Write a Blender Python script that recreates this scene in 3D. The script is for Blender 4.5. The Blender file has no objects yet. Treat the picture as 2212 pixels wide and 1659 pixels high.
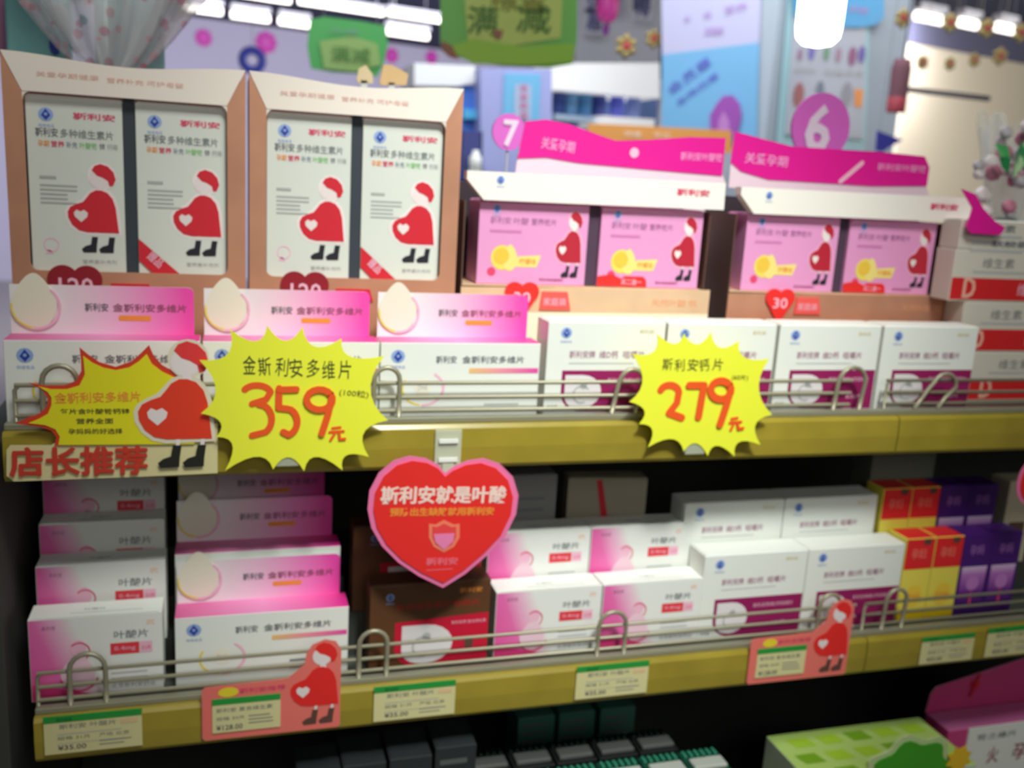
import bpy, bmesh, math, random
from mathutils import Vector, Matrix
from mathutils.geometry import tessellate_polygon

random.seed(7)
scn = bpy.context.scene
C = scn.collection
PI = math.pi

# ------------------------------------------------------------------ camera
F = 2060.0; CX, CY = 1106.0, 829.5                    # focal length and centre in pixels of the 2212 x 1659 frame
R = Matrix(((0.95819287, -0.28015282, 0.05814486),    # world -> lens axes (right, down, forward)
            (-0.00555474, -0.22139195, -0.97516909),
            (0.28606918, 0.93407708, -0.21369237)))
EYE = Vector((-0.28870518, -0.93446277, 0.25527393))
cam = bpy.data.cameras.new('camera'); cam.sensor_width = 36.0; cam.sensor_fit = 'HORIZONTAL'
cam.lens = 36.0 * F / 2212.0; cam.clip_start = 0.02; cam.clip_end = 60
cam.dof.use_dof = True; cam.dof.focus_distance = 0.64; cam.dof.aperture_fstop = 6.2
co = bpy.data.objects.new('camera', cam); C.objects.link(co)
right, down, fwd = Vector(R[0]), Vector(R[1]), Vector(R[2])
m = Matrix.Identity(4)
for i in range(3):
    m[i][0] = right[i]; m[i][1] = -down[i]; m[i][2] = -fwd[i]; m[i][3] = EYE[i]
co.matrix_world = m
scn.camera = co

def ray(x, y):
    return R.transposed() @ Vector(((x - CX) / F, (y - CY) / F, 1.0))
def at(x, y, Y):
    d = ray(x, y); return EYE + d * ((Y - EYE.y) / d.y)
def atz(x, y, Z):
    d = ray(x, y); return EYE + d * ((Z - EYE.z) / d.z)

# ------------------------------------------------------------------ world, light, exposure
w = bpy.data.worlds.new('world'); scn.world = w; w.use_nodes = True
w.node_tree.nodes['Background'].inputs[0].default_value = (0.86, 0.90, 1.0, 1)
w.node_tree.nodes['Background'].inputs[1].default_value = 0.22
scn.view_settings.view_transform = 'Standard'; scn.view_settings.look = 'None'
scn.view_settings.gamma = 1; scn.view_settings.use_curve_mapping = False
scn.view_settings.exposure = 0.0

def area(name, loc, target, sx, sy, power, col=(1, 1, 1)):
    l = bpy.data.lights.new(name, 'AREA'); l.shape = 'RECTANGLE'; l.size = sx; l.size_y = sy; l.energy = power; l.color = col
    o = bpy.data.objects.new(name, l); C.objects.link(o); o.location = loc
    o.rotation_euler = (Vector(target) - Vector(loc)).to_track_quat('-Z', 'Y').to_euler(); return o
def spot(name, loc, target, power, size, blend, col=(1, 1, 1), rad=0.1):
    l = bpy.data.lights.new(name, 'SPOT'); l.energy = power; l.spot_size = size; l.spot_blend = blend; l.color = col; l.shadow_soft_size = rad
    o = bpy.data.objects.new(name, l); C.objects.link(o); o.location = loc
    o.rotation_euler = (Vector(target) - Vector(loc)).to_track_quat('-Z', 'Y').to_euler(); return o
area('aisle_ceiling_light', (0.15, -0.95, 1.70), (0.15, -0.25, 0.0), 0.9, 0.35, 18, (0.985, 1.0, 0.92))
area('front_fill', (0.2, -3.1, 1.3), (0.1, 0.0, 0.0), 2.6, 1.2, 16, (0.98, 1.0, 0.92))  # added frontal fill from behind the camera
spot('vignette_spot', (0.16, -1.25, 1.7), (0.10, 0.02, 0.14), 190, math.radians(31), 1.0, (0.95, 1.0, 0.94), 0.12)  # added spot; its falloff stands in for the lens vignette
area('store_ceiling_light', (0.8, 2.2, 1.78), (0.8, 2.6, 0), 3.5, 1.6, 105, (0.93, 0.95, 1.0))
area('far_wall_fill', (1.5, 6.3, 1.7), (1.5, 9.5, 0.4), 8.0, 1.0, 420, (0.93, 0.92, 1.0))  # added fill that brightens the far wall
area('cream_wall_fill', (5.4, 2.3, 1.1), (5.0, 4.8, 0.8), 2.4, 1.2, 100, (1.0, 0.97, 0.90))  # added fill that brightens the cream wall, no fixture there

# ------------------------------------------------------------------ materials
def lin(c):
    return tuple((v / 255 / 12.92) if v / 255 <= 0.04045 else ((v / 255 + 0.055) / 1.055) ** 2.4 for v in c) + (1,)
MATS = {}
def mat(name, col, rough=0.5, metal=0.0, spec=0.5, emit=None, strength=0, alpha=None, trans=0, noise=0):
    if name in MATS: return MATS[name]
    mt = bpy.data.materials.new(name); mt.use_nodes = True; nt = mt.node_tree; b = nt.nodes['Principled BSDF']
    b.inputs['Base Color'].default_value = lin(col); b.inputs['Roughness'].default_value = rough
    b.inputs['Metallic'].default_value = metal; b.inputs['Specular IOR Level'].default_value = spec
    if emit: b.inputs['Emission Color'].default_value = lin(emit); b.inputs['Emission Strength'].default_value = strength
    if alpha is not None: b.inputs['Alpha'].default_value = alpha
    if trans: b.inputs['Transmission Weight'].default_value = trans
    if noise:
        n = nt.nodes.new('ShaderNodeTexNoise'); n.inputs['Scale'].default_value = 18
        tc = nt.nodes.new('ShaderNodeTexCoord'); nt.links.new(tc.outputs['Object'], n.inputs['Vector'])
        mx = nt.nodes.new('ShaderNodeMix'); mx.data_type = 'RGBA'
        mx.inputs[6].default_value = lin(tuple(v * (1 - noise) for v in col)); mx.inputs[7].default_value = lin(tuple(min(255, v * (1 + noise)) for v in col))
        nt.links.new(n.outputs['Fac'], mx.inputs[0]); nt.links.new(mx.outputs[2], b.inputs['Base Color'])
    MATS[name] = mt; return mt
def grad(name, stops, x0, x1, skew=0.0, rough=0.45, axis='X'):
    """printed colour that runs across the card in the object's own coordinates"""
    if name in MATS: return MATS[name]
    mt = bpy.data.materials.new(name); mt.use_nodes = True; nt = mt.node_tree; b = nt.nodes['Principled BSDF']; b.inputs['Roughness'].default_value = rough
    tc = nt.nodes.new('ShaderNodeTexCoord'); sp = nt.nodes.new('ShaderNodeSeparateXYZ'); nt.links.new(tc.outputs['Object'], sp.inputs[0])
    ma = nt.nodes.new('ShaderNodeMath'); ma.operation = 'MULTIPLY_ADD'; nt.links.new(sp.outputs['Z' if axis == 'X' else 'X'], ma.inputs[0]); ma.inputs[1].default_value = skew
    nt.links.new(sp.outputs[axis], ma.inputs[2])
    mr = nt.nodes.new('ShaderNodeMapRange'); nt.links.new(ma.outputs[0], mr.inputs[0]); mr.inputs[1].default_value = x0; mr.inputs[2].default_value = x1
    cr = nt.nodes.new('ShaderNodeValToRGB'); nt.links.new(mr.outputs[0], cr.inputs[0])
    e = cr.color_ramp.elements
    e[0].position = stops[0][0]; e[0].color = lin(stops[0][1]); e[1].position = stops[-1][0]; e[1].color = lin(stops[-1][1])
    for p, c in stops[1:-1]:
        k = e.new(p); k.color = lin(c)
    nt.links.new(cr.outputs[0], b.inputs['Base Color']); MATS[name] = mt; return mt

WHITE = mat('white_card', (238, 240, 234), 0.5)
WARM = mat('pale_card', (248, 236, 226), 0.45)  # on the copper cases this paleness is light put into the colour
COPPER = mat('copper_card', (208, 150, 122), 0.38, 0.35, noise=0.12)
PEACH = mat('peach_card', (232, 196, 160), 0.42, 0.2, noise=0.08)
BROWNIN = mat('inner_brown', (96, 66, 56), 0.6)  # print brown too; inside the copper cases it carries painted shadow
GREY = mat('print_grey', (128, 134, 136)); LGREY = mat('print_light_grey', (188, 190, 190)); BLACK = mat('print_black', (34, 32, 44))
DTEXT = mat('print_dark_text', (88, 90, 100))
NAVY = mat('print_navy', (40, 66, 168)); LBLUE = mat('print_light_blue', (150, 176, 226))
RED = mat('print_red', (214, 34, 52)); BRED = mat('print_bright_red', (236, 44, 40)); DRED = mat('print_dark_red', (150, 20, 40))
PINKRED = mat('print_pink_red', (226, 70, 110)); PALEPINK = mat('print_pale_pink', (246, 190, 214)); SKIN = mat('print_face', (240, 226, 226))
MAG = mat('magenta_card', (228, 24, 150), 0.4); PINK = mat('pink_card', (232, 156, 206), 0.42); PINKD = mat('pink_print_dark', (176, 112, 160))
PLUM = mat('print_plum', (150, 24, 92)); ORANGE = mat('print_orange', (244, 150, 60)); GOLD = mat('print_gold', (216, 196, 130)); YEL = mat('print_yellow', (240, 216, 96))
BYEL = mat('bright_yellow_card', (244, 246, 60), 0.55); GREEN = mat('print_green', (40, 150, 60)); LGREEN = mat('print_light_green', (150, 210, 160))
OLIVE = mat('olive_price_channel', (158, 140, 50), 0.24, noise=0.1)
STEEL = mat('shelf_steel', (150, 148, 128), 0.4, 0.3); WIRE = mat('fence_wire', (160, 155, 132), 0.4, 0.3)
DARK = mat('dark_back_panel', (62, 64, 60), 0.7); DECK = mat('shelf_deck_grey', (84, 88, 82), 0.5, 0.2)
TAGP = mat('price_tag_paper', (222, 214, 158), 0.55)
MARK = mat('marker_orange_red', (244, 92, 34)); INK = mat('marker_black_ink', (70, 72, 40))

E_ = .0004
# ------------------------------------------------------------------ mesh builder
_txt = {}
def text2d(body, bold=0.0):
    bold = min(bold, .01); k = (body, bold)
    if k in _txt: return _txt[k]
    c = bpy.data.curves.new('t', 'FONT'); c.body = body; c.resolution_u = 2; c.offset = bold; c.fill_mode = 'FRONT'
    o = bpy.data.objects.new('t', c); C.objects.link(o); bpy.context.view_layer.update()
    me = o.evaluated_get(bpy.context.evaluated_depsgraph_get()).to_mesh()
    v = [(p.co.x, p.co.y) for p in me.vertices]; f = [tuple(p.vertices) for p in me.polygons]
    x0 = min(p[0] for p in v); x1 = max(p[0] for p in v); y0 = min(p[1] for p in v); y1 = max(p[1] for p in v)
    v = [((p[0] - x0) / (x1 - x0), (p[1] - y0) / (y1 - y0)) for p in v]
    bpy.data.objects.remove(o); bpy.data.curves.remove(c)
    _txt[k] = (v, f); return _txt[k]

def circ(cx, cz, rx, rz=None, n=20, a0=0, a1=2 * PI):
    rz = rx if rz is None else rz
    full = abs(a1 - a0 - 2 * PI) < 1e-6; N = n if full else n + 1
    return [(cx + rx * math.cos(a0 + (a1 - a0) * i / n), cz + rz * math.sin(a0 + (a1 - a0) * i / n)) for i in range(N)]
def rrect(x0, x1, z0, z1, r, n=4, corners=(1, 1, 1, 1)):   # bl, br, tr, tl
    p = []
    for (cx, cz, a, on, X, Z) in ((x0 + r, z0 + r, PI, corners[0], x0, z0), (x1 - r, z0 + r, 1.5 * PI, corners[1], x1, z0), (x1 - r, z1 - r, 0, corners[2], x1, z1), (x0 + r, z1 - r, .5 * PI, corners[3], x0, z1)):
        if on: p += [(cx + r * math.cos(a + .5 * PI * i / n), cz + r * math.sin(a + .5 * PI * i / n)) for i in range(n + 1)]
        else: p.append((X, Z))
    return p
def heart(cx, cz, w_, h_, n=28):
    p = []
    for i in range(n):
        t = 2 * PI * i / n
        x = 16 * math.sin(t) ** 3; y = 13 * math.cos(t) - 5 * math.cos(2 * t) - 2 * math.cos(3 * t) - math.cos(4 * t)
        p.append((cx + x / 32 * w_, cz + (y + 2.5) / 29 * h_))
    return p

def lobes(x0, x1, z, r, tip):
    """outline of a heart made of two round lobes and a point"""
    hw = (x1 - x0) / 2; a = math.acos(hw / r)
    return [(x0 + r * math.cos(t), z + r * math.sin(t)) for t in [a + (1.28 * PI - a) * i / 14 for i in range(15)]] + [tip] + [(x1 + r * math.cos(t), z + r * math.sin(t)) for t in [-.28 * PI + (PI - a + .28 * PI) * i / 14 for i in range(14)]]
class MB:
    def __init__(s): s.v = []; s.f = []; s.m = []; s.mats = []; s.T = Matrix.Identity(4)
    def mi(s, mt):
        if mt not in s.mats: s.mats.append(mt)
        return s.mats.index(mt)
    def add(s, v, f, mt):
        b = len(s.v); s.v += [s.T @ Vector(p) for p in v]; k = s.mi(mt)
        for q in f: s.f.append([b + i for i in q]); s.m.append(k)
    def box(s, x0, x1, y0, y1, z0, z1, mt, bev=0.0, top=None):
        bm = bmesh.new(); bmesh.ops.create_cube(bm, size=1)
        for p in bm.verts: p.co = Vector((x0 + (p.co.x + .5) * (x1 - x0), y0 + (p.co.y + .5) * (y1 - y0), z0 + (p.co.z + .5) * (z1 - z0)))
        if bev: bmesh.ops.bevel(bm, geom=bm.edges[:], offset=bev, segments=2, affect='EDGES', profile=0.5)
        bm.normal_update()
        v = [p.co.copy() for p in bm.verts]; f = [([q.index for q in p.verts], p.normal.z > .9) for p in bm.faces]
        bm.free()
        if top:
            b = len(s.v); s.add(v, [q for q, t in f if not t], mt); k = s.mi(top)
            for q, t in f:
                if t: s.f.append([b + i for i in q]); s.m.append(k)
        else: s.add(v, [q for q, t in f], mt)
    def poly(s, pts, mt, y):
        tr = tessellate_polygon([[Vector((p[0], p[1], 0)) for p in pts]])
        fs = []
        for t in tr:
            a, b, c = (pts[i] for i in t)
            cr = (b[0] - a[0]) * (c[1] - a[1]) - (b[1] - a[1]) * (c[0] - a[0])
            fs.append(tuple(t) if cr > 0 else tuple(reversed(t)))
        s.add([(p[0], y, p[1]) for p in pts], fs, mt)
    def prism(s, pts, y0, y1, mt, side=None):
        a = sum(pts[i][0] * pts[(i + 1) % len(pts)][1] - pts[(i + 1) % len(pts)][0] * pts[i][1] for i in range(len(pts)))
        if a < 0: pts = pts[::-1]
        s.poly(pts, mt, y0); n = len(pts)
        tr = tessellate_polygon([[Vector((p[0], p[1], 0)) for p in pts]])
        fs = []
        for t in tr:
            p, q, c = (pts[i] for i in t)
            cr = (q[0] - p[0]) * (c[1] - p[1]) - (q[1] - p[1]) * (c[0] - p[0])
            fs.append(tuple(reversed(t)) if cr > 0 else tuple(t))
        s.add([(p[0], y1, p[1]) for p in pts], fs, side or mt)
        s.add([(p[0], y0, p[1]) for p in pts] + [(p[0], y1, p[1]) for p in pts], [(i, i + n, (i + 1) % n + n, (i + 1) % n) for i in range(n)], side or mt)
    def ring(s, cx, cz, r0, r1, mt, y, a0=0, a1=2 * PI, n=24, sx=1.0):
        v = []; fs = []
        for i in range(n + 1):
            a = a0 + (a1 - a0) * i / n
            v += [(cx + sx * r0 * math.cos(a), y, cz + r0 * math.sin(a)), (cx + sx * r1 * math.cos(a), y, cz + r1 * math.sin(a))]
        for i in range(n): fs.append((2 * i, 2 * i + 1, 2 * i + 3, 2 * i + 2))
        s.add(v, fs, mt)
    def stroke(s, pts, wd, mt, y):
        """marker stroke: one ribbon with round ends, broken only at sharp turns"""
        runs = [[pts[0]]]
        for i in range(1, len(pts)):
            if math.hypot(pts[i][0] - runs[-1][-1][0], pts[i][1] - runs[-1][-1][1]) < 1e-7: continue
            runs[-1].append(pts[i])
            if i < len(pts) - 1:
                a = Vector((pts[i][0] - pts[i - 1][0], pts[i][1] - pts[i - 1][1])); c = Vector((pts[i + 1][0] - pts[i][0], pts[i + 1][1] - pts[i][1]))
                if a.length > 1e-7 and c.length > 1e-7 and a.angle(c) > .75: runs.append([pts[i]])
        for rn, run in enumerate(runs):
            if len(run) < 2: continue
            d = [(Vector(run[i + 1]) - Vector(run[i])).normalized() for i in range(len(run) - 1)]; L = []; Rr = []
            for i, p in enumerate(run):
                t = (d[max(0, i - 1)] + d[min(i, len(d) - 1)]).normalized(); n = Vector((-t.y, t.x)) * wd / 2; p = Vector(p); L.append(p + n); Rr.append(p - n)
            def cap(p, t, n=6):
                a0 = math.atan2(t.y, t.x) - PI / 2; return [(p[0] + wd / 2 * math.cos(a0 + PI * k / n), p[1] + wd / 2 * math.sin(a0 + PI * k / n)) for k in range(n + 1)]
            yy = y - .00012 * rn; m_ = len(run)
            s.add([(p.x, yy, p.y) for p in Rr] + [(p.x, yy, p.y) for p in L], [(i, i + 1, m_ + i + 1, m_ + i) for i in range(m_ - 1)], mt)
            for c in (cap(run[-1], d[-1]), cap(run[0], -d[0])): s.add([(p[0], yy - .00004, p[1]) for p in c], [tuple(range(len(c)))], mt)
    def text(s, body, x, z, wd, h, mt, y, rot=0.0, bold=0.0, slant=0.0):
        v, f = text2d(body, bold); c, q = math.cos(rot), math.sin(rot); o = []
        for a, b in v:
            X = a * wd + slant * b * h; Z = b * h; o.append((x + X * c - Z * q, y, z + X * q + Z * c))
        s.add(o, f, mt)
        if bold >= .025 and h > .006:
            g = h * .028
            for n_, (dx, dz) in enumerate(((g, 0), (-g, 0), (0, g), (0, -g))): s.add([(p[0] + dx, p[1] + .00008 * (n_ + 1), p[2] + dz) for p in o], f, mt)
    def bars(s, x, z, wd, n, step, th, mt, y, seed=0):
        r = random.Random(seed)
        for i in range(n):
            l = wd * (0.7 + 0.3 * r.random()); s.poly([(x, z - i * step), (x + l, z - i * step), (x + l, z - i * step + th), (x, z - i * step + th)], mt, y)
    def tube(s, path, r, mt, n=8, closed=False):
        path = [Vector(p) for p in path]; N = len(path); v = []; fs = []
        up = Vector((0, 1, 0)); prev = None
        for i, p in enumerate(path):
            a = path[(i - 1) % N] if closed or i > 0 else p; b = path[(i + 1) % N] if closed or i < N - 1 else p
            t = (b - a).normalized()
            if prev is None:
                u = t.cross(up)
                if u.length < 1e-3: u = t.cross(Vector((1, 0, 0)))
                u.normalize()
            else: u = (prev - t * prev.dot(t)).normalized()
            prev = u; q = t.cross(u)
            v += [p + (u * math.cos(2 * PI * k / n) + q * math.sin(2 * PI * k / n)) * r for k in range(n)]
        for i in range(N if closed else N - 1):
            for k in range(n):
                a = i * n + k; b = i * n + (k + 1) % n; c = ((i + 1) % N) * n + (k + 1) % n; d = ((i + 1) % N) * n + k; fs.append((a, b, c, d))
        if not closed: fs += [tuple(range(n)), tuple(reversed(range((N - 1) * n, N * n)))]
        s.add(v, fs, mt)
    def lathe(s, prof, mt, n=16, cx=0, cy=0):
        v = []; fs = []; N = len(prof)
        for r, z in prof: v += [(cx + r * math.cos(2 * PI * k / n), cy + r * math.sin(2 * PI * k / n), z) for k in range(n)]
        for i in range(N - 1):
            for k in range(n): fs.append((i * n + k, i * n + (k + 1) % n, (i + 1) * n + (k + 1) % n, (i + 1) * n + k))
        fs += [tuple(reversed(range(n))), tuple(range((N - 1) * n, N * n))]
        s.add(v, fs, mt)
    def build(s, name, parent=None, smooth=False, loc=None):
        me = bpy.data.meshes.new(name); me.from_pydata([tuple(p) for p in s.v], [], s.f)
        for mt in s.mats: me.materials.append(mt)
        for p, k in zip(me.polygons, s.m): p.material_index = k; p.use_smooth = smooth
        me.update(); o = bpy.data.objects.new(name, me); C.objects.link(o)
        if parent: o.parent = parent
        if loc: o.location = loc
        return o
def tag(o, label, cat, group=None):
    o['label'] = label; o['category'] = cat
    if group: o['group'] = group
    return o
def struct(o): o['kind'] = 'structure'; return o
def thing(name, label, cat, loc=(0, 0, 0), rz=0, group=None):
    o = bpy.data.objects.new(name, None); C.objects.link(o); o.location = loc; o.rotation_euler = (0, 0, rz); o.empty_display_size = 0.02
    return tag(o, label, cat, group)
def dup(o, parent=None):
    c = o.copy(); C.objects.link(c); c.parent = parent
    for ch in list(o.children): dup(ch, c)
    return c
class Kind:
    """one prototype; put() uses it the first time and copies it with its parts afterwards"""
    def __init__(s, maker): s.maker = maker; s.proto = None
    def put(s, loc, label, cat, group=None, rz=0, rx=0):
        if s.proto is None: s.proto = s.maker(); o = s.proto
        else: o = dup(s.proto)
        o.location = loc; o.rotation_euler = (rx, 0, rz); return tag(o, label, cat, group)

# ------------------------------------------------------------------ printed emblems
FB = [(222, 402), (235, 407), (246, 420), (252, 440), (255, 470), (258, 499), (190, 499), (172, 495), (158, 483), (150, 467), (149, 453), (155, 442), (168, 435), (182, 430), (190, 420), (198, 409), (210, 402)]
FH = [(203, 357), (209, 347), (222, 342), (238, 347), (250, 360), (254, 376), (248, 390), (240, 392), (237, 380), (226, 373), (214, 369)]
def figure(b, x, z, h, y, body=RED, boots=BLACK, halo=None, hair=None, sx=1.0):
    """expectant figure: bob hair, heart-shaped dress, small white heart, boots; x,z = lower left, h = height"""
    k = h / 205.0; P = lambda pts: [(x + (p - 149) * k * sx, z + (547 - q) * k) for p, q in pts]
    if halo:
        def grow(pts, g):
            cx = sum(p for p, q in pts) / len(pts); cz = sum(q for p, q in pts) / len(pts)
            return [(cx + (p - cx) * (1 + g / max(1, math.hypot(p - cx, q - cz))), cz + (q - cz) * (1 + g / max(1, math.hypot(p - cx, q - cz)))) for p, q in pts]
        b.poly(P(grow(FB, 7)), halo, y + .0002); b.poly(P(circ(224, 370, 31)), halo, y + .00015)
    b.poly(P(circ(220, 376, 22)), SKIN, y); b.poly(P(FH), hair or body, y - .0002)
    b.poly(P([(215, 396), (228, 396), (229, 410), (214, 410)]), SKIN, y - .0001)
    b.poly(P(FB), body, y - .0003)
    b.poly(P(heart(177, -462, 30, 30) if 0 else [(p, q) for p, q in [(177, 476), (164, 464), (162, 455), (168, 448), (176, 452), (184, 448), (192, 455), (190, 464)]]), SKIN, y - .0005)
    for ox in (0, 37):
        b.poly(P([(204 + ox, 499), (210 + ox, 499), (209 + ox, 512), (203 + ox, 512)]), SKIN, y - .0001)
        b.poly(P([(199 + ox, 509), (212 + ox, 509), (209 + ox, 530), (208 + ox, 545), (180 + ox, 546), (176 + ox, 538), (184 + ox, 531), (196 + ox, 527)]), boots, y - .0002)
def caplogo(b, x, z, s_, y):
    """blue cap-shaped health-food mark"""
    b.poly(circ(x, z, s_ * .52, s_ * .5, 12), LBLUE, y)
    b.poly([(x - s_ * .32, z - s_ * .05), (x, z + s_ * .42), (x + s_ * .32, z - s_ * .05), (x, z - s_ * .42)], NAVY, y - .0003)
    b.poly(circ(x, z + s_ * .02, s_ * .12, n=8), LBLUE, y - .0006)
    b.text('保健食品', x - s_ * .55, z - s_ * .92, s_ * 1.1, s_ * .25, LBLUE, y)
def egg(b, cx, cz, w_, h_, mt, y, th=None):
    p = []
    for i in range(32):
        t = 2 * PI * i / 32; zz = math.sin(t); r = math.cos(t) * (0.5 if zz < 0 else 0.5 * (1 - .38 * zz))
        p.append((cx + r * w_, cz + zz * h_ / 2))
    (b.prism(p, y, y + th, mt) if th else b.poly(p, mt, y))

# ------------------------------------------------------------------ cartons
def mk_multi():
    W, D, H = .172, .036, .0805
    G = grad('magenta_fade', [(0, (242, 238, 238)), (.30, (242, 230, 236)), (.55, (244, 196, 222)), (.8, (246, 140, 204)), (1, (244, 80, 180))], .01, .17, .10)
    TOP = grad('magenta_fade_top', [(0, (226, 96, 160)), (.5, (240, 150, 200)), (1, (232, 40, 150))], 0, .172)
    r = thing('supplement_carton', '', '')
    b = MB(); b.box(0, W, 0, D, 0, H, WHITE, .0008, top=TOP)
    caplogo(b, .018, .066, .014, -.0003)
    b.text('斯利安', .058, .0585, .022, .0082, DTEXT, -.0003, bold=.02); b.text('金斯利安多维片', .086, .0585, .068, .0082, DTEXT, -.0003, bold=.02)
    GS = grad('gold_to_magenta', [(0, (240, 200, 120)), (.5, (244, 150, 170)), (1, (232, 70, 170))], .09, .172)
    b.poly([(.094, .048), (W - .0015, .048), (W - .0015, .0535), (.094, .0535)], GS, -.0003)
    b.ring(.045, .032, .017, .0195, PALEPINK, -.0003, -1.6, 1.0, sx=1.2); b.ring(.045, .032, .017, .019, YEL, -.0003, 2.6, 4.6, sx=1.2)
    b.poly(circ(.045, .034, .009), mat('print_cream', (244, 238, 222)), -.0003)
    b.text('DHA', .04, .030, .010, .006, LGREY, -.0006)
    b.bars(.112, .021, .05, 1, .006, .0028, GREY, -.0003, 3); b.bars(.112, .013, .05, 1, .006, .002, LGREY, -.0003, 4)
    b.build('carton_body', r)
    b = MB(); b.prism(rrect(.001, W - .006, H, H + .047, .006, corners=(0, 0, 1, 0)), D - .0012, D, G, WHITE)
    y = D - .0016
    b.text('斯利安', .066, H + .022, .021, .0082, DTEXT, y, bold=.02); b.text('金斯利安多维片', .091, H + .022, .068, .0082, mat('print_purple_text', (150, 80, 110)), y, bold=.02)
    b.poly(rrect(.096, .126, H + .0135, H + .0185, .002), ORANGE, y)
    hc = b.build('header_card', r)
    b = MB(); egg(b, .022, H + .031, .040, .054, mat('cream_drop', (240, 236, 216)), D - .003, .0014)
    b.ring(.0235, H + .026, .0195, .022, PALEPINK, D - .0032, -1.7, .9); b.ring(.0225, H + .026, .019, .021, YEL, D - .0032, 3.0, 4.6)
    b.build('drop_cutout', hc)
    return r
MULTI = Kind(mk_multi)

def mk_d(W=.138, H=.104, D=.038):
    def f():
        r = thing('calcium_carton', '', '')
        b = MB(); b.box(0, W, 0, D, 0, H, WHITE, .0008)
        caplogo(b, .021, H - .012, .012, -.0003); b.text('斯利安', W - .031, H - .012, .017, .0045, GOLD, -.0003)
        for i, (t, x, q) in enumerate((('斯利安牌', .026, .030), ('维D钙', .061, .022), ('咀嚼片', .089, .026))): b.text(t, x, H - .040, q, .0085, mat('print_mauve', (170, 120, 146)), -.0003, bold=.01)
        b.bars(.026, H - .046, .08, 1, .004, .001, LGREY, -.0003)
        z1 = H * .485; z0 = .006; x0 = .019
        p = [(W - .0012, z0 - .003), (W - .0012, z1), (x0, z1)] + [(x0 + .025 - .025 * math.cos(a), z0 + .020 - .022 * math.sin(a)) for a in [PI / 2 * i / 6 for i in range(7)]]
        b.poly(p, PLUM, -.0004)
        dz0, dz1 = z0 + .002, z1 - .005
        p = [(x0 + .004, dz1), (x0 + .004, dz0 + .016)] + [(x0 + .016 - .012 * math.cos(a), dz0 + .016 - .015 * math.sin(a)) for a in [PI / 2 * i / 4 for i in range(1, 5)]] + \
            [(x0 + .024 + .023 * math.sin(a), (dz0 + dz1) / 2 - (dz1 - dz0) / 2 * math.cos(a)) for a in [PI * i / 10 for i in range(11)]]
        b.poly(p, mat('print_pearl', (232, 226, 228)), -.0008)
        b.ring(x0 + .024, (dz0 + dz1) / 2 - .003, .0085, .0105, LGREY, -.0012, .6, 5.2); b.poly(circ(x0 + .026, (dz0 + dz1) / 2 + .007, .004), LGREY, -.0012)
        b.text('斯利安牌维D钙咀嚼片', .073, z1 - .014, .056, .0055, PALEPINK, -.0008); b.text('60片', .100, .015, .022, .006, PALEPINK, -.0008)
        b.text('净含量', .004, .008, .012, .004, GREY, -.0003)
        b.build('carton_body', r)
        b = MB(); b.box(.002, W - .002, .001, D - .002, H - .0002, H + .0010, WHITE, .0003); b.build('tuck_flap', r)
        return r
    return f
DCART = Kind(mk_d()); DLOW = Kind(mk_d(.143, .112, .040))

def mk_folic(W, H, D=.036, key='a'):
    def f():
        G = grad('pink_wash_' + key, [(0, (234, 78, 158)), (.30, (238, 112, 180)), (.46, (242, 190, 216)), (.58, (238, 238, 234))], -.004, W, .35)
        r = thing('folic_acid_carton', '', '')
        b = MB(); b.box(0, W, 0, D, 0, H, WHITE, .0008); b.poly([(.0008, .0008), (W - .0008, .0008), (W - .0008, H - .0012), (.0008, H - .0012)], G, -.0003)
        b.poly([(.0008, .001), (W * .55, .001), (.0008, H * .22)], mat('print_rose', (226, 60, 130)), -.0005)
        # mother and child line drawing
        cx = W * .36
        b.poly(circ(cx, H * .62, H * .085, H * .10), PALEPINK, -.0006); egg(b, cx - .001, H * .33, H * .36, H * .42, mat('print_wash', (244, 206, 222)), -.0006)
        b.ring(cx, H * .3, H * .19, H * .21, PINKRED, -.0009, 3.4, 6.0); b.ring(cx + .001, H * .58, H * .1, H * .115, PINKRED, -.0009, -.9, 2.4)
        b.text('斯利安', W * .10, H * .86, W * .1, H * .055, PINKD, -.0006)
        b.text('叶酸片', W * .63, H * .70, W * .26, H * .10, GREY, -.0006, bold=.01)
        b.poly([(W * .60, H * .51), (W * .82, H * .51), (W * .82, H * .65), (W * .60, H * .65)], mat('print_coral', (232, 62, 72)), -.0006)
        b.text('0.4mg', W * .63, H * .545, W * .16, H * .065, PALEPINK, -.0009)
        b.poly([(W * .825, H * .51), (W * .92, H * .51), (W * .92, H * .65), (W * .825, H * .65)], PALEPINK, -.0006); b.text('31片', W * .84, H * .545, W * .07, H * .06, PINKRED, -.0009)
        b.text('OTC', W * .88, H * .85, W * .06, H * .055, ORANGE, -.0006)
        b.bars(W * .6, H * .34, W * .3, 3, H * .07, H * .02, LGREY, -.0006, 5); b.text('北京斯利安药业', W * .6, H * .09, W * .34, H * .065, GREY, -.0006)
        b.text('斯利安 叶酸片', W * .35, H * .0 + .001, .001, .001, GREY, -.0006)
        # small type printed on the top face
        b.T = Matrix.Translation((0, 0, H + .0003)) @ Matrix.Rotation(-PI / 2, 4, 'X')
        b.text('叶酸片', W * .4, .014, W * .16, .004, GREY, 0); b.poly([(W * .3, .008), (W * .85, .008), (W * .85, .009), (W * .3, .009)], LGREY, 0)
        b.build('carton_body', r)
        b = MB(); b.box(.003, W - .003, .0, .0012, H - .0005, H + .0008, WHITE, .0002); b.build('tuck_flap', r)
        return r
    return f
FOLA = Kind(mk_folic(.125, .090, .034, 'a')); FOLB = Kind(mk_folic(.129, .084, .036, 'b'))

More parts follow.
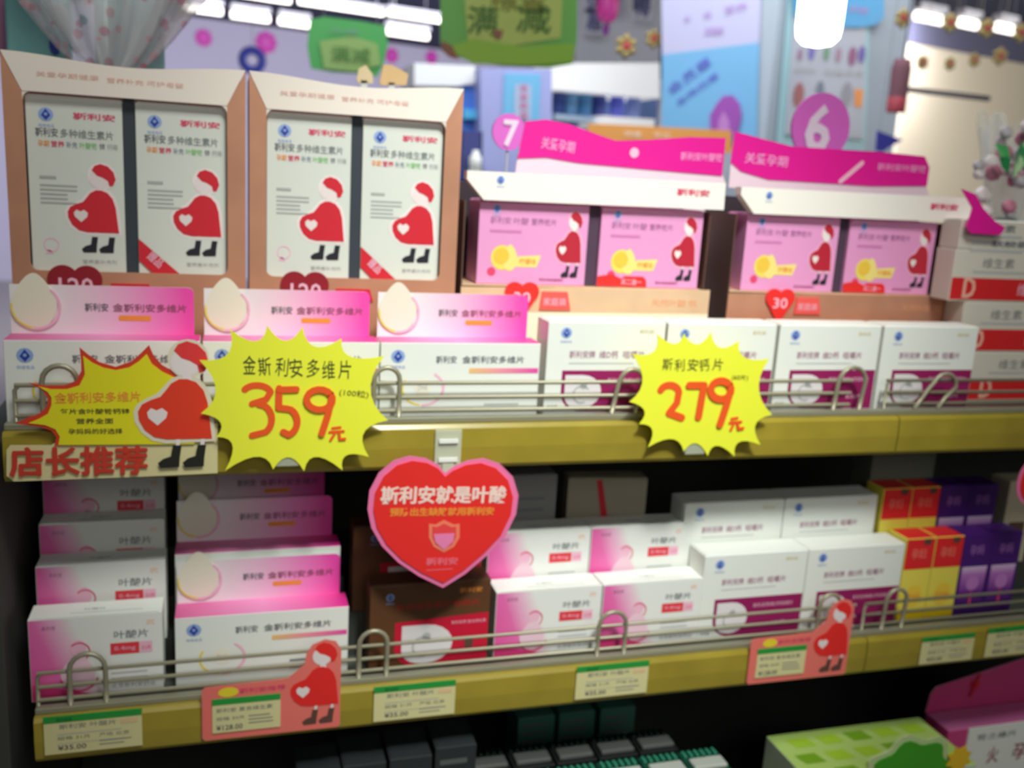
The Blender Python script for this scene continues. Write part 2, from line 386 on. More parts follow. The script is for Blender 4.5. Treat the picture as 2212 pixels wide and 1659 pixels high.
def mk_brown():
    W, H, D = .136, .101, .036
    BR = mat('brown_card', (98, 62, 36), .45)
    r = thing('brown_vitamin_carton', '', '')
    b = MB(); b.box(0, W, 0, D, 0, H, BR, .0008)
    caplogo(b, .022, H - .014, .009, -.0003); b.text('斯利安', W - .036, H - .014, .026, .006, ORANGE, -.0003, bold=.02)
    b.text('复合维生素矿物质片', .028, H - .030, W - .04, .0075, mat('print_rust', (180, 40, 40)), -.0003)
    p = [(W - .0012, .003), (W - .0012, H * .61), (.028, H * .56)] + [(.028 + .024 - .024 * math.cos(a), .024 - .021 * math.sin(a)) for a in [PI / 2 * i / 6 for i in range(7)]]
    b.poly(p, mat('print_crimson', (206, 20, 56)), -.0004)
    p = [(.036, .052), (.036, .022)] + [(.060 - .024 * math.cos(a), .022 - .017 * math.sin(a)) for a in [PI / 2 * i / 5 for i in range(1, 6)]] + [(.064 + .030 * math.sin(a), .0285 - .0235 * math.cos(a)) for a in [PI * i / 10 for i in range(11)]]
    b.poly(p, mat('print_pearl', (232, 226, 228)), -.0008)
    b.ring(.060, .026, .010, .0125, LGREY, -.0012, .4, 5.0); b.poly(circ(.064, .038, .005), LGREY, -.0012)
    b.text('斯利安牌 复合维生素', .092, .050, W - .096, .004, PALEPINK, -.0008); b.poly(rrect(.108, .118, .020, .032, .003), BROWNIN, -.0008)
    b.build('carton_body', r)
    b = MB(); b.box(.002, W - .002, .001, D - .002, H - .0002, H + .001, BR, .0003); b.build('tuck_flap', r)
    return r
BROWN = Kind(mk_brown)

def mk_slim(kind):
    def f():
        r = thing(kind[0], '', ''); W, H, D = kind[1], .118, .036
        b = MB(); b.box(0, W, 0, D, 0, H, kind[2], .0006)
        if kind[3] == 'y':
            b.poly([(.0006, H * .64), (W - .0006, H * .64), (W - .0006, H - .001), (.0006, H - .001)], mat('print_scarlet', (232, 40, 44)), -.0003)
            b.text('孕妇', W * .22, H * .76, W * .5, H * .12, mat('print_salmon', (246, 130, 110)), -.0006, bold=.02)
            b.poly([(W * .6, H - .001), (W * .85, H - .001), (W * .85, H - .009), (W * .6, H - .009)], BROWNIN, -.0006)
            b.poly(circ(W * .5, H * .32, W * .3, W * .35), mat('print_straw', (244, 206, 70)), -.0003); b.text('DHA', W * .28, H * .29, W * .44, H * .06, ORANGE, -.0006)
            b.poly([(.0006, .001), (W - .0006, .001), (W - .0006, H * .14), (.0006, H * .14)], mat('print_chrome', (236, 200, 20)), -.0003)
        else:
            G = grad('violet_fade', [(0, (70, 24, 110)), (.3, (120, 50, 150)), (.75, (190, 120, 200)), (1, (236, 214, 240))], 0.02, H * .64, 0, axis='Z')
            b.poly([(W * .07, .002), (W * .86, .002), (W * .93, H * .62), (W * .07, H * .62)], G, -.0003)
            b.text('孕妈', W * .24, H * .76, W * .48, H * .12, mat('print_lilac', (170, 110, 190)), -.0006, bold=.01)
            b.poly(circ(W * .5, H * .42, W * .22), mat('print_orchid', (200, 130, 206)), -.0006); b.poly([(W * .45, .02), (W * .55, .02), (W * .5, H * .38)], PINKRED, -.0006)
        b.build('carton_body', r)
        b = MB(); b.box(.002, W - .002, .001, D - .002, H - .0002, H + .0009, kind[4], .0003); b.build('tuck_flap', r)
        return r
    return f
YELL = Kind(mk_slim(('nutrition_carton', .0445, mat('yellow_card', (240, 222, 90), .45), 'y', mat('print_scarlet', (232, 40, 44)))))
PURP = Kind(mk_slim(('violet_carton', .0470, mat('violet_card', (74, 26, 118), .45), 'p', mat('violet_card', (74, 26, 118), .45))))

PGREY = mat('print_pale_grey', (176, 178, 176))
def mk_tall(ribbon):
    def f():
        r = thing('figure_carton', '', ''); W, H, D = .0865, .169, .05
        b = MB(); b.box(0, W, 0, D, 0, H, mat('pearl_card', (222, 226, 218), .45), .0008)
        caplogo(b, .018, H - .017, .013, -.0003)
        b.text('斯利安', .042, H - .020, .038, .0065, PINKRED, -.0003, bold=.03)
        b.text('斯利安', .008, H - .038, .020, .0085, DTEXT, -.0003, bold=.02); b.text('多种维生素片', .030, H - .038, .048, .0085, GREY, -.0003, bold=.01)
        for t, x, wd, mt in (('孕期', .010, .010, ORANGE), ('营养', .0215, .012, PINKRED), ('补充', .035, .010, mat('print_slate', (120, 136, 160))), ('叶酸铁', .047, .016, mat('print_lime', (130, 200, 120))), ('锌', .065, .005, GREY), ('钙等', .072, .010, LGREY)):
            b.text(t, x, H - .0475, wd, .0062, mt, -.0003, bold=.02)
        b.bars(.010, H - .078, .020, 1, .004, .003, PGREY, -.0003, 1); b.bars(.010, H - .085, .034, 5, .0042, .0018, PGREY, -.0003, 2)
        if not ribbon:
            b.ring(.018, .027, .006, .0072, PALEPINK, -.0003); b.poly([(.012, .018), (.016, .024), (.020, .018)], PALEPINK, -.0003)
        figure(b, .034, .020, .088, -.0004, halo=mat('print_halo', (246, 232, 232)))
        b.text('营养素补充剂', .046, .009, .032, .0045, PGREY, -.0003)
        b.build('carton_body', r)
        if ribbon:
            b = MB(); b.prism([(.0006, .036), (.0006, .014), (.014, .0008), (.040, .0008)], -.0014, -.0008, RED, DRED)
            b.text('赠品', .007, .017, .016, .010, PALEPINK, -.0017, rot=-.72, bold=.02); b.build('corner_ribbon', r)
        b = MB(); b.box(.002, W - .002, .001, D - .002, H - .0002, H + .001, WHITE, .0003); b.build('tuck_flap', r)
        return r
    return f
TALL = Kind(mk_tall(False)); TALLR = Kind(mk_tall(True))

def mk_pink(sticker):
    def f():
        r = thing('pink_carton', '', ''); W, H, D = .130, .092, .05
        b = MB(); b.box(0, W, 0, D, 0, H, PINK, .0008)
        caplogo(b, .020, H - .008, .009, -.0003)
        for t, x, wd in (('斯利安', .013, .024), ('叶酸', .040, .018), ('营养铁片', .061, .030)): b.text(t, x, H - .0245, wd, .008, PINKD, -.0003, bold=.02)
        b.bars(.013, H - .034, .050, 1, .004, .003, mat('pink_print_mid', (208, 124, 180)), -.0003, 1)
        for i in range(2): b.text('预防神经管畸形', .074 - i * .0, .004 + i * .0, .03, .004, mat('pink_print_mid', (208, 124, 180)), -.0003)
        b.poly(circ(.029, .030, .0135, .014), YEL, -.0003); b.poly(circ(.028, .032, .009), mat('print_gold2', (238, 196, 70)), -.0006); egg(b, .038, .030, .018, .030, mat('print_lemon', (244, 222, 130)), -.0004)
        b.poly([(.044, .020), (.070, .020), (.075, .034), (.048, .032)], mat('print_lemon', (244, 222, 130)), -.0003); b.text('柠檬味', .049, .023, .020, .007, ORANGE, -.0006)
        b.poly(circ(.017, .014, .005), PINKRED, -.0003)
        figure(b, .092, .009, .076, -.0004, halo=mat('pink_halo', (244, 178, 208)), body=mat('print_dress_red', (186, 34, 56)), sx=.78)
        b.build('carton_body', r)
        if sticker:
            b = MB(); b.prism([(.0, .001), (.063, .001), (.062, .009), (.058, .013), (.034, .013), (.030, .010), (.018, .015), (.0, .012)], -.0012, -.0005, BRED, RED)
            b.text('买二送一', .030, .003, .026, .007, PALEPINK, -.0015, bold=.02); b.build('red_sticker', r)
        b = MB(); b.box(.002, W - .002, .001, D - .002, H - .0002, H + .001, PINK, .0003); b.build('tuck_flap', r)
        return r
    return f
PINKC = Kind(mk_pink(False)); PINKS = Kind(mk_pink(True))

# ------------------------------------------------------------------ the room beyond
YAW = math.radians(14)
LAV = mat('wall_paint_lavender', (196, 192, 218), .8); NAVYC = mat('ceiling_paint_navy', (40, 48, 84), .8)
CREAM = mat('wall_paint_cream', (236, 224, 198), .8)
ZC = 1.85
def yawbox(cx, cy, w_, d_, z0, z1, mt, name, yaw=YAW):
    b = MB(); b.T = Matrix.Translation((cx, cy, 0)) @ Matrix.Rotation(yaw, 4, 'Z'); b.box(-w_ / 2, w_ / 2, -d_ / 2, d_ / 2, z0, z1, mt); return struct(b.build(name))
pj = atz(730, 78, ZC)
yawbox(pj.x + 3, pj.y + 3 * math.tan(YAW) + .05, 22, .1, -1.3, ZC, LAV, 'wall_back')
b = MB(); b.box(-9, 16, -3.6, pj.y + 6, ZC, ZC + .1, NAVYC); struct(b.build('ceiling'))
b = MB(); b.box(-9, 16, -3.6, pj.y + 6, -1.35, -1.25, mat('floor_tile', (150, 146, 140), .3, noise=.06)); struct(b.build('floor'))
b = MB(); b.box(-9, 16, -3.7, -3.6, -1.25, ZC, mat('wall_paint_front', (170, 166, 160), .8)); struct(b.build('wall_front'))
pc = atz(2000, 104, ZC - .25)
b = MB(); b.T = Matrix.Translation((pc.x + 1.55, pc.y + .3, 0)) @ Matrix.Rotation(YAW, 4, 'Z'); b.box(-1.9, 2.5, 0, .1, -1.25, ZC - .25, CREAM); b.box(-1.9, 2.5, -.02, .1, ZC - .25, ZC, mat('bulkhead_slate', (104, 104, 128), .7)); struct(b.build('wall_right'))

# fluorescent battens under the ceiling
def mk_batten():
    r = thing('fluorescent_batten', '', ''); b = MB(); b.box(-.62, .62, -.035, .035, .03, .06, mat('batten_housing', (180, 180, 190), .5)); b.build('housing', r)
    b = MB(); b.tube([(-.6, 0, 0), (.6, 0, 0)], .022, mat('tube_glow', (255, 250, 240), emit=(255, 246, 236), strength=3.0), 10); b.build('tube', r, True)
    b = MB()
    for x in (-.5, .5): b.box(x - .008, x + .008, -.008, .008, .06, .30, mat('batten_rod', (120, 120, 130), .5))
    b.build('hanger', r); return r
BAT = Kind(mk_batten)
for x0, y0, x1, y1, dz, l in ((480, -18, 628, 2, .30, 'topmost fluorescent tube, at the left end of the upper row'), (648, 5, 830, 28, .30, 'long fluorescent tube above the small green sign'), (840, 30, 985, 47, .30, 'fluorescent tube running behind the left edge of the large green sign'),
                    (400, 15, 480, 25, .42, 'lower fluorescent tube beside the cellophane gift wrap'), (500, 30, 582, 42, .42, 'lower short fluorescent tube left of the small green sign'), (603, 44, 668, 54, .42, 'lower fluorescent tube touching the small green sign'), (835, 66, 925, 80, .42, 'lower fluorescent tube right of the small green sign'),
                    (1978, 36, 2035, 42, .42, 'leftmost fluorescent tube behind the gold ornaments at the top right'), (2072, 48, 2110, 54, .42, 'middle fluorescent tube behind the gold ornaments at the top right'), (2152, 58, 2188, 64, .42, 'rightmost fluorescent tube behind the gold ornaments at the top right')):
    z = ZC - dz; pa = atz((x0 + x1) / 2, (y0 + y1) / 2, z)
    n_ = Vector((-math.sin(YAW), math.cos(YAW), 0)); hit = lambda x, y: EYE + ray(x, y) * ((pa - EYE).dot(n_) / ray(x, y).dot(n_))
    L = (hit(x1, y1) - hit(x0, y0)).length; o = BAT.put(pa, l, 'light', 'ceiling fluorescent tubes', rz=YAW); o.scale = (L / 1.2, 1, dz / .30)

# things placed in upright planes: panel(points in pixels, Y, thickness)
def P2(pts, Y): return [(lambda v: (v.x, v.z))(at(x, y, Y)) for x, y in pts]
def card(name, label, cat, pts, Y, mt, th=.004, art=None, group=None, parent=None, side=None):
    b = MB(); b.prism(P2(pts, Y), Y, Y + th, mt, side)
    if art: art(b, Y)
    o = b.build(name, parent); o_ = o if parent else tag(o, label, cat, group); return o_
def hang(o, pts, rad=.0015):
    """a thin cord from each point up to the ceiling"""
    for p in pts: b = MB(); b.tube([p, (p[0], p[1], ZC - .001)], rad, mat('cord_grey', (120, 120, 130)), 5); c = b.build('cord', o); c.matrix_parent_inverse = o.matrix_world.inverted() if o.type == 'MESH' else c.matrix_parent_inverse
def ptext(b, body, x0, y0, x1, y1, h, mt, Y, bold=.01):
    """text whose baseline runs between two points, h = height in px"""
    a = at(x0, y0, Y); c = at(x1, y1, Y); k = (at(x0, y0 - h, Y) - a).length
    b.text(body, a.x, a.z, math.hypot(c.x - a.x, c.z - a.z), k, mt, Y, rot=math.atan2(c.z - a.z, c.x - a.x), bold=bold)

# magenta price stickers on the far wall
WN = Vector((-math.sin(YAW), math.cos(YAW), 0)); WP = Vector((pj.x, pj.y, 0))
def onwall(x, y):
    d = ray(x, y); return EYE + d * ((WP - EYE).dot(WN) / d.dot(WN))
STK = mat('sticker_magenta', (206, 40, 176), .5)
for x, y, r_, l in ((440, 82, 18, 'magenta round sticker on the far wall, beside the cellophane gift wrap'), (575, 92, 22, 'magenta round sticker on the far wall, above the blue ring'), (846, 120, 14, 'magenta sticker on the far wall, right beside the small green sign'), (932, 124, 12, 'small magenta sticker under the left edge of the large green sign')):
    q = onwall(x, y); Y = q.y - .02; k = (onwall(x + r_, y) - q).length
    b = MB(); b.T = Matrix.Translation((q.x, Y, q.z)) @ Matrix.Rotation(YAW, 4, 'Z') @ Matrix.Translation((-q.x, -Y, -q.z)); b.prism([(q.x + k * c, q.z + k * s_) for c, s_ in [(math.cos(a) * (1 + .1 * math.cos(8 * a)), math.sin(a) * (1 + .1 * math.cos(8 * a))) for a in [2 * PI * i / 40 for i in range(40)]]], Y, Y + .02, STK)
    b.prism(circ(q.x, q.z, k * .45), Y - .01, Y, mat('sticker_magenta_light', (222, 80, 196), .5)); tag(b.build('round_sticker'), l, 'sticker', 'magenta stickers on the far wall')
q = at(545, 130, 5.0); r = thing('blue_ring', 'blue ring ornament with pale centre hanging above the joint of the two copper displays', 'ornament'); b = MB(); b.tube([(q.x + .055 * math.cos(a), 5.0, q.z + .055 * math.sin(a)) for a in [2 * PI * i / 20 for i in range(20)]], .024, mat('ring_blue', (70, 80, 200), .4), 8, True); b.build('ring', r, True); hang(r, [(q.x, 5.0, q.z + .07)])

# hanging green signs
SG = mat('sign_green', (136, 214, 108), .5); SG2 = mat('sign_green_dark', (84, 176, 96), .5); LIME = mat('sign_lime', (212, 230, 124), .5); LIME2 = mat('sign_lime_bright', (170, 220, 80), .5); DG = mat('sign_dark_green', (80, 130, 60), .5)
def art_big(b, Y):
    y = Y - .004
    b.poly(P2([(1000, -30), (1215, -30), (1210, 82), (1100, 100), (1010, 90)], Y), LIME, y)
    b.poly(P2([(955, 105), (1020, 85), (1120, 100), (1240, 96), (1236, 135), (1140, 142), (1020, 138), (985, 118)], Y), LIME2, y - .003)
    ptext(b, '满', 1010, 72, 1075, 76, 62, DG, y - .006, .02); ptext(b, '减', 1115, 70, 1190, 74, 62, DG, y - .006, .02)
    b.poly(P2([(1062, 66), (1085, 66), (1080, 84), (1068, 84)], Y), mat('sign_brown', (170, 110, 90)), y - .008)
    b.poly(P2([(952, 88), (975, 100), (990, 130), (970, 125), (952, 110)], Y), mat('sign_brown', (170, 110, 90)), y - .006)
    ptext(b, '惊喜', 1060, 22, 1180, 26, 30, mat('sign_olive', (150, 150, 70)), y - .006)
card('hanging_sign', 'large green and lime sign with dark characters hanging at the top', 'sign', [(952, -60), (1248, -60), (1246, 90), (1236, 138), (1190, 146), (1085, 142), (1015, 132), (985, 120), (952, 96)], 1.6, SG, .006, art_big, 'hanging green signs')
hang(bpy.data.objects['hanging_sign'], [tuple(at(980, -58, 1.603)), tuple(at(1220, -58, 1.603))])
def art_small(b, Y):
    y = Y - .004
    b.poly(P2([(690, 90), (760, 78), (815, 95), (822, 140), (770, 155), (700, 148)], Y), mat('sign_moss', (150, 186, 110)), y)
    ptext(b, '满减', 715, 132, 800, 138, 34, DG, y - .004); ptext(b, '优惠', 712, 70, 775, 76, 12, mat('sign_grey', (120, 160, 140)), y - .004)
card('hanging_sign', 'small darker green sign with wavy lower edge above the right copper display', 'sign', [(670, 42), (700, 36), (780, 46), (834, 56), (838, 100), (828, 140), (815, 166), (790, 160), (720, 156), (672, 148), (664, 100)], 2.2, SG2, .006, art_small, 'hanging green signs')
hang(bpy.data.objects['hanging_sign.001'], [tuple(at(700, 38, 2.203)), tuple(at(815, 55, 2.203))])

# grey hanging banner with lantern behind
b = MB(); b.prism(P2([(1242, -80), (1432, -80), (1424, 150), (1242, 150)], 4.4), 4.4, 4.7, mat('pillar_grey', (178, 180, 192), .7)); struct(b.build('pillar'))
r = thing('hanging_lantern', 'magenta and purple hanging lantern beside the large green sign', 'lantern', at(1313, 10, 3.6))
b = MB(); b.lathe([(.01, -.085), (.04, -.07), (.055, -.03), (.055, .05), (.035, .09), (.01, .1)], mat('lantern_magenta', (206, 60, 150), .5)); b.build('lantern_body', r, True)
b = MB(); b.lathe([(.012, -.14), (.018, -.10), (.006, -.085)], mat('lantern_purple', (120, 40, 130), .6)); b.box(-.003, .003, -.003, .003, .1, .6, BLACK); b.build('tassel', r)
for i, (x, y) in enumerate(((1268, 8), (1268, 52), (1372, 22), (1368, 4))):
    Y = 4.3; q = at(x, y, Y); b = MB(); b.text('优惠特价'[i], q.x, q.z - .03, .09, .10, mat('banner_ink', (90, 90, 130)), Y, bold=.03); b.prism([(q.x - .015, q.z - .045), (q.x + .105, q.z - .045), (q.x + .105, q.z + .085), (q.x - .015, q.z + .085)], Y + .004, Y + .01, mat('banner_grey', (186, 186, 200)))
    tag(b.build('hanging_letter'), ('dark character card hanging on the grey pillar, beside the top of the large green sign', 'dark character card hanging on the grey pillar, lower one beside the large green sign', 'dark character card hanging on the grey pillar, above the gold ornament', 'dark character card on the grey pillar, at the frame top above the lantern')[i], 'character card', 'character cards on the grey pillar')

# gold ornaments
def mk_orn():
    r = thing('gold_ornament', '', ''); Gm = mat('ornament_gold', (156, 138, 84), .6, .1)
    for i in range(6):
        a = PI / 2 + 2 * PI * i / 6; b = MB(); b.lathe([(.003, -.018), (.013, -.01), (.016, 0), (.012, .011), (.003, .018)], Gm, 8)
        o = b.build('petal', r, True); o.location = (.028 * math.cos(a), 0, .028 * math.sin(a)); o.rotation_euler = (0, PI / 2 - a, 0)
    b = MB(); b.lathe([(.003, -.018), (.014, -.012), (.019, 0), (.014, .012), (.003, .018)], mat('ornament_red', (170, 50, 60), .5), 10); b.build('centre', r, True)
    b = MB(); b.tube([(0, 0, .02), (0, 0, .16)], .002, mat('cord_olive', (110, 104, 80)), 5); b.build('cord', r); return r
ORN = Kind(mk_orn)
for i, (x, y, s_, l) in enumerate(((1950, 40, 1.0, 'gold and red ornament in the upper garland row, leftmost'), (2052, 50, 1.0, 'gold and red ornament in the upper garland row, second from the left'), (2132, 62, 1.0, 'gold and red ornament in the upper garland row, third from the left'), (2205, 72, 1.0, 'gold and red ornament in the upper garland row, rightmost at the frame edge'),
        (1993, 135, .8, 'gold ornament in the lower garland row, leftmost on the cream wall'), (2052, 138, .75, 'gold ornament in the lower garland row, second from the left'), (2105, 130, .8, 'gold ornament in the lower garland row, third from the left'), (2160, 122, 1.0, 'gold ornament in the lower garland row, rightmost with orange tint'),
        (1352, 100, 1.25, 'large gold star ornament in front of the grey pillar'), (1412, 84, 1.0, 'gold ornament at the right edge of the grey pillar'))):
    p = at(x, y, 2.4 if i < 4 else 2.62 if i < 8 else 2.8); o = ORN.put(p, l, 'ornament', 'gold hanging ornaments'); o.scale = (s_ * .85,) * 3; [c for c in o.children if c.name.startswith('cord')][0].scale = (1, 1, (ZC - p.z) / s_ / .85 / .16)

# counter with white fascia and blue shelves
r = thing('wall_cabinet', 'white topped store cabinet with blue shelves between the green sign and the blue poster', 'cabinet')
Yc = 3.4
def slab(pts, Y, th, mt, name, parent): b = MB(); b.prism(P2(pts, Y), Y, Y + th, mt); return b.build(name, parent)
fl = at(1300, 300, Yc + .2); bb = at(1190, 300, Yc + .1); b2 = at(1420, 300, Yc + .1); b = MB(); b.box(bb.x, b2.x, Yc + .05, Yc + .40, -1.25, at(1300, 292, Yc).z, mat('cabinet_base', (200, 200, 206), .5)); b.build('base_unit', r)
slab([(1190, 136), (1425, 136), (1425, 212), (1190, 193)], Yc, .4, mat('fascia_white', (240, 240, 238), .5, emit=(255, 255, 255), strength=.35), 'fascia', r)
slab([(1195, 190), (1420, 205), (1420, 290), (1195, 290)], Yc + .35, .05, mat('cabinet_blue', (110, 140, 200), .5), 'back_panel', r)
slab([(1200, 246), (1285, 254), (1285, 264), (1200, 258)], Yc + .05, .3, mat('cabinet_shelf', (190, 210, 230), .5), 'shelf', r)
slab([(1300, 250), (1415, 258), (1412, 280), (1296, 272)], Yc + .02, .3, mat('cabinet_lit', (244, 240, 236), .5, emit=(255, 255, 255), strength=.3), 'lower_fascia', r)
cols = [(70, 90, 160), (120, 170, 215), (90, 150, 200), (60, 70, 150), (90, 100, 210), (120, 140, 200)]
for i, x in enumerate((1205, 1232, 1262, 1292, 1330, 1366)):
    p = at(x, 245 + (x - 1205) * .06, Yc + .12); b = MB(); k = .035
    b.lathe([(k, 0), (k, .12 + .02 * (i % 2)), (k * .5, .15), (k * .5, .18)], mat('bottle_%s' % 'abcdef'[i], cols[i], .35), 10); b.T = Matrix.Identity(4)
    o = b.build('bottle', None, True); o.location = (p.x, p.y, p.z)
    tag(o, ['dark blue bottle at the left end of the blue cabinet shelf', 'pale blue bottle, second from the left in the blue cabinet', 'teal blue bottle, third from the left in the blue cabinet', 'navy bottle in the middle of the blue cabinet', 'bright blue bottle right of the navy one in the cabinet', 'lilac blue bottle at the right end of the cabinet'][i], 'bottle', 'bottles in the blue cabinet')
# orange banner band
def art_or(b, Y):
    ptext(b, '特惠', 1348, 296, 1385, 298, 14, mat('banner_cream', (246, 226, 200)), Y - .003); ptext(b, '专区', 1410, 297, 1450, 299, 12, mat('banner_cream', (246, 226, 200)), Y - .003)
card('shelf_banner', 'orange shelf banner just above the magenta wavy card', 'banner', [(1272, 266), (1580, 282), (1580, 330), (1262, 330)], 2.4, mat('banner_orange', (236, 164, 86), .5), .01, art_or)
# blue cabinet at left of sign
r = thing('blue_cabinet', 'blue and lavender store cabinet behind the right copper display', 'cabinet')
slab([(985, 182), (1055, 186), (1055, 400), (985, 400)], 3.0, .3, mat('cab_blue', (70, 120, 210), .5), 'side_panel', r); slab([(895, 136), (1026, 142), (1026, 178), (990, 186), (895, 184)], 2.98, .3, mat('cab_white_top', (236, 238, 240), .5), 'white_top', r); q = at(1000, 400, 3.0); b = MB(); b.box(q.x - .2, q.x + .32, 3.0, 3.3, -1.25, q.z + .02, mat('cabinet_base', (200, 200, 206), .5)); b.build('base_unit', r)
slab([(1002, 235), (1040, 238), (1040, 258), (1002, 256)], 2.97, .03, mat('cab_cyan', (90, 190, 236), .5), 'price_strip', r)
slab([(1038, 146), (1192, 150), (1192, 400), (1038, 400)], 2.9, .1, mat('cab_lavender', (160, 166, 216), .5), 'front_panel', r)
slab([(1000, 282), (1042, 284), (1042, 372), (1000, 372)], 2.9, .05, mat('cab_navy', (64, 70, 130), .5), 'recess', r)
def art_pst(b, Y):
    b.poly(P2([(1112, 182), (1148, 184), (1146, 262), (1110, 258)], Y), mat('poster_pale', (170, 186, 214)), Y - .003)
    for i in range(4): ptext(b, '健康药房'[i], 1122, 196 + 20 * i, 1140, 197 + 20 * i, 15, mat('poster_rose', (200, 130, 170)), Y - .006, .03)
card('poster', 'small sky blue poster with a column of rose characters behind the magenta round badge', 'poster', [(1090, 158), (1168, 160), (1164, 262), (1086, 258)], 2.893, mat('poster_sky', (110, 180, 220), .5), .006, art_pst, 'posters in the store')
q = at(1026, 372, 2.87); b = MB(); b.box(q.x - .03, q.x + .03, 2.84, 2.9, q.z - .01, q.z - .0005, WHITE); b.build('ledge', r); b = MB(); b.lathe([(.025, 0), (.026, .04), (.025, .06), (.014, .068), (.014, .085)], WHITE, 12); o = b.build('pill_bottle', None, True); o.location = (q.x, q.y, q.z); tag(o, 'tiny white bottle on the blue cabinet, just above the left end of the ivory strip', 'bottle')

# round magenta badges
def badge(pts, Y, t, box_, label):
    r = thing('round_badge', label, 'badge', group='magenta number badges')
    cx, cy, rx, ry = pts; q = at(cx, cy, Y); kx = (at(cx + rx, cy, Y) - q).length; kz = (at(cx, cy - ry, Y) - q).length
    b = MB(); b.prism(circ(q.x, q.z, kx, kz, 32), Y, Y + .004, mat('badge_orchid', (226, 108, 208), .5)); b.build('disc', r)
    b = MB(); b.tube([(q.x, Y + .0045, E_), (q.x, Y + .0045, q.z)], .0015, mat('clear_stem', (200, 200, 206), .3), 6); b.build('stem', r); b = MB(); x, y, w_, h_ = box_; a = at(x, y, Y); b.text(t, a.x, a.z, (at(x + w_, y, Y) - a).length, (at(x, y - h_, Y) - a).length, mat('badge_white', (240, 220, 240)), Y - .002, bold=.04); b.build('number', r)
badge((1100, 285, 36, 40), .28, '7', (1086, 315, 30, 56), 'magenta round badge with a white 7 at the left end of the wavy card')
badge((1774, 275, 62, 75), .30, '6', (1735, 325, 50, 100), 'larger magenta round badge with a white 6 on the pillar')

# pillar with two posters
pr_ = mat('pillar_blue_grey', (170, 182, 194), .7)
Yp = 2.4; e0 = at(1420, 300, 2.75); e1 = at(1652, 300, Yp); e2 = at(1932, 300, 2.62)
b = MB(); v = []
for z in (-1.25, ZC): v += [(e0.x, e0.y, z), (e1.x, e1.y, z), (e2.x, e2.y, z), (e2.x - .35, e2.y + .6, z)]
b.add(v, [(0, 1, 5, 4), (1, 2, 6, 5), (2, 3, 7, 6), (3, 0, 4, 7), (4, 5, 6, 7), (3, 2, 1, 0)], pr_); struct(b.build('column'))
def face_frame(a, c, off=.012):
    u = Vector((c.x - a.x, c.y - a.y, 0)).normalized(); n = Vector((u.y, -u.x, 0))
    M = Matrix.Identity(4)
    for i in range(3): M[i][0] = u[i]; M[i][1] = -n[i]; M[i][2] = (0, 0, 1)[i]; M[i][3] = a[i] + n[i] * off
    M[2][3] = 0
    return M
def onface(M, x, y):
    """where the sight line through a pixel meets the pillar face, in that face's own coordinates"""
    n = Vector((M[0][1], M[1][1], M[2][1])); o = Vector((M[0][3], M[1][3], 0)); d = ray(x, y); t = (o - EYE).dot(n) / d.dot(n); p = EYE + d * t - o
    return (p.dot(Vector((M[0][0], M[1][0], 0))), p.z)
M1 = face_frame(e0, e1); fp = lambda pts: [onface(M1, x, y) for x, y in pts]
r = thing('wall_poster', 'pale lavender and sky blue poster with slanting violet writing on the left pillar face', 'poster', group='posters in the store'); r.matrix_world = M1
b = MB(); b.prism(fp([(1428, -70), (1645, -70), (1640, 92), (1430, 118)]), 0, .004, mat('poster_lav', (192, 192, 224), .5)); 
def ftext(b, fr, t, x0, y0, x1, y1, h, mt, y):
    a = onface(fr, x0, y0); c = onface(fr, x1, y1); k = onface(fr, x0, y0 - h)[1] - a[1]; b.text(t, a[0], a[1], math.hypot(c[0] - a[0], c[1] - a[1]), k, mt, y, rot=math.atan2(c[1] - a[1], c[0] - a[0]), bold=.02)
V1 = mat('poster_violet', (186, 160, 214)); V2 = mat('poster_indigo', (100, 112, 204))
for t, a in (('孕', (1478, 52, 1492, 50, 16)), ('婴', (1520, 42, 1538, 39, 14)), ('营养', (1565, 34, 1615, 24, 20)), ('惠', (1520, 78, 1565, 76, 18))): ftext(b, M1, t, *a, V1, -.003)
b.build('lavender_sheet', r)
b = MB(); b.prism(fp([(1430, 118), (1640, 92), (1634, 310), (1430, 310)]), 0, .004, mat('poster_blue', (118, 180, 224), .5))
ftext(b, M1, '会员惠', 1450, 208, 1540, 140, 24, V2, -.003); ftext(b, M1, '全场优惠', 1465, 232, 1555, 168, 16, V2, -.003)
b.build('blue_sheet', r)
b = MB(); b.prism(fp([(1538, 300), (1536, 250), (1550, 225), (1565, 208), (1585, 206), (1600, 225), (1604, 250), (1592, 300)]), -.012, -.006, mat('bag_purple', (156, 80, 176), .5))
b.poly(fp([(1553, 298), (1556, 262), (1566, 240), (1578, 262), (1580, 298)]), mat('bag_lilac', (190, 130, 200), .5), -.015); b.build('purple_figure_print', r)
M2 = face_frame(e1, e2); fq = lambda pts: [onface(M2, x, y) for x, y in pts]
r = thing('wall_poster', 'tall white poster with pale teal frame and blue top on the right pillar face', 'poster', group='posters in the store'); r.matrix_world = M2
b = MB(); b.prism(fq([(1710, -80), (1885, -80), (1868, 330), (1676, 330)]), 0, .004, mat('poster_teal', (164, 206, 214), .5)); b.build('teal_frame', r)
b = MB(); b.prism(fq([(1722, -80), (1870, -80), (1862, 300), (1694, 290)]), -.006, -.001, mat('poster_white', (186, 190, 202), .5))
